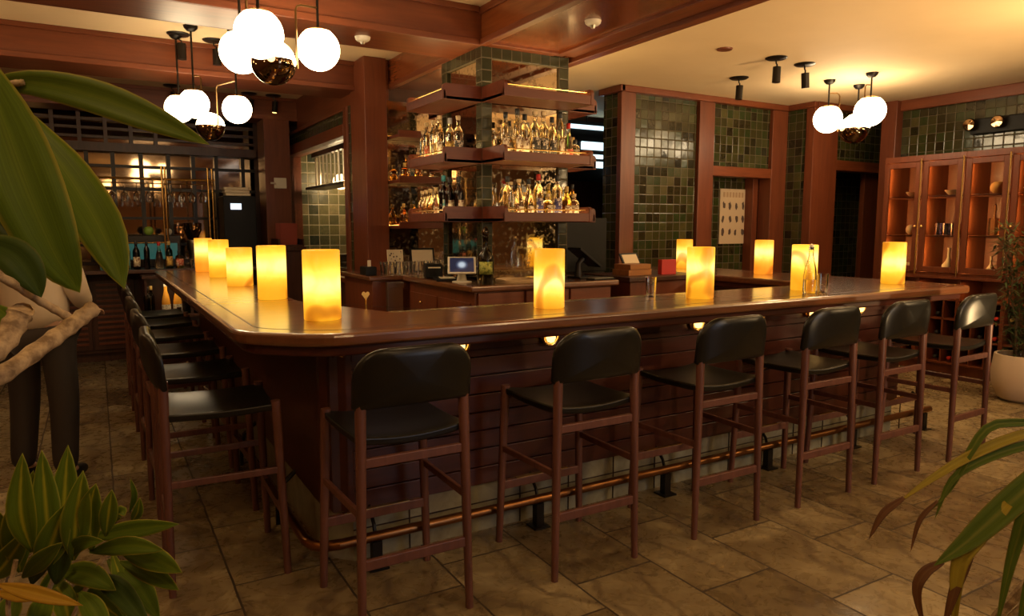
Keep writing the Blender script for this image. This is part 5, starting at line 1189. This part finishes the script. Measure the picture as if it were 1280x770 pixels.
Rr = [(.15, .11), (.14, .10), (.16, .11), (.13, .09), .055, .06, (.078, .095), (.06, .07), .06, .045, .033, .028, .06, .045, .033, .028, .085, .06, .042, .035, .085, .06, .042, .035]
body = skin('body', V, Ed, Rr, SKIN, pr)
# shirt and trousers follow the body, a little larger
skin('shirt', [(0, 0, .87), (0, .01, 1.12), (0, .02, 1.30), (0, .02, 1.43), (.17, .02, 1.41), (.222, -.02, 1.14), (.205, -.14, 1.045), (-.17, .02, 1.41), (-.222, -.02, 1.14), (-.205, -.14, 1.045)],
     [(0, 1), (1, 2), (2, 3), (3, 4), (4, 5), (5, 6), (3, 7), (7, 8), (8, 9)], [(.20, .15), (.19, .14), (.19, .14), (.13, .10), .085, .07, .055, .085, .07, .055], SHIRT, pr)
skin('trousers', [(0, 0, .95), (.10, 0, .86), (.12, -.03, .50), (.13, .03, .06), (-.10, 0, .86), (-.14, .04, .50), (-.16, .12, .06)],
     [(0, 1), (1, 2), (2, 3), (0, 4), (4, 5), (5, 6)], [(.165, .125), .105, .085, .07, .105, .085, .07], TROU, pr)
for x, y in ((.13, -.03), (-.16, .06)): skin('shoe', [(x, y + .09, .045), (x, y - .06, .045), (x, y - .15, .035)], [(0, 1), (1, 2)], [(.042, .045), (.045, .042), (.035, .03)], SHOE, pr)
MB().lathe([(0, .105), (.05, .095), (.085, .06), (.095, .02), (.092, -.03), (.08, -.05)], 20, M=Matrix.Translation((0, .03, 1.70)) @ Matrix.Scale(.95, 4, (1, 0, 0))).build('hair', HAIR, pr, smooth=60)
def hand(sx):
    x, y, z = sx * .16, -.29, .99
    h = skin('hand', [(x, y, z), (x - sx * .005, y - .045, z - .005), (x - sx * .01, y - .08, z - .005)], [(0, 1), (1, 2)], [(.022, .018), (.034, .016), (.036, .013)], SKIN, body)
    for k, l in enumerate((.062, .072, .068, .052)):
        fx = x - .03 + k * .02 - sx * .01; skin('finger', [(fx, y - .075, z - .005), (fx, y - .075 - l * .45, z - .01), (fx, y - .075 - l * .75, z - .024), (fx, y - .075 - l * .9, z - .042)], [(0, 1), (1, 2), (2, 3)], [.0095, .009, .0085, .007], SKIN, h, 1)
    skin('thumb', [(x - sx * .02, y - .02, z), (x - sx * .05, y - .05, z - .01), (x - sx * .058, y - .08, z - .02)], [(0, 1), (1, 2)], [.013, .011, .009], SKIN, h, 1)
hand(1); hand(-1)
# face
for sx in (-1, 1):
    MB().lathe([(0, -.011), (.010, -.006), (.012, 0), (.010, .006), (0, .011)], 12).build('eye', WHITEP, body, smooth=True, loc=(sx * .03, -.062, 1.675))
    MB().lathe([(0, -.03), (.012, -.02), (.016, .0), (.014, .02), (0, .03)], 10).build('ear', SKIN, body, smooth=True, loc=(sx * .08, .03, 1.665))
MB().add([(0, -.072, 1.68), (-.014, -.07, 1.64), (.014, -.07, 1.64), (0, -.10, 1.642), (0, -.06, 1.632)], [(0, 1, 3), (0, 3, 2), (1, 4, 3), (3, 4, 2)]).build('nose', SKIN, body, smooth=True)
MB().lathe([(0, -.022), (.006, -.01), (.007, 0), (.006, .01), (0, .022)], 10, M=Matrix.Rotation(pi / 2, 4, 'Y')).build('mouth', mat('lips', (.35, .12, .09), .5), body, smooth=True, loc=(0, -.068, 1.612))
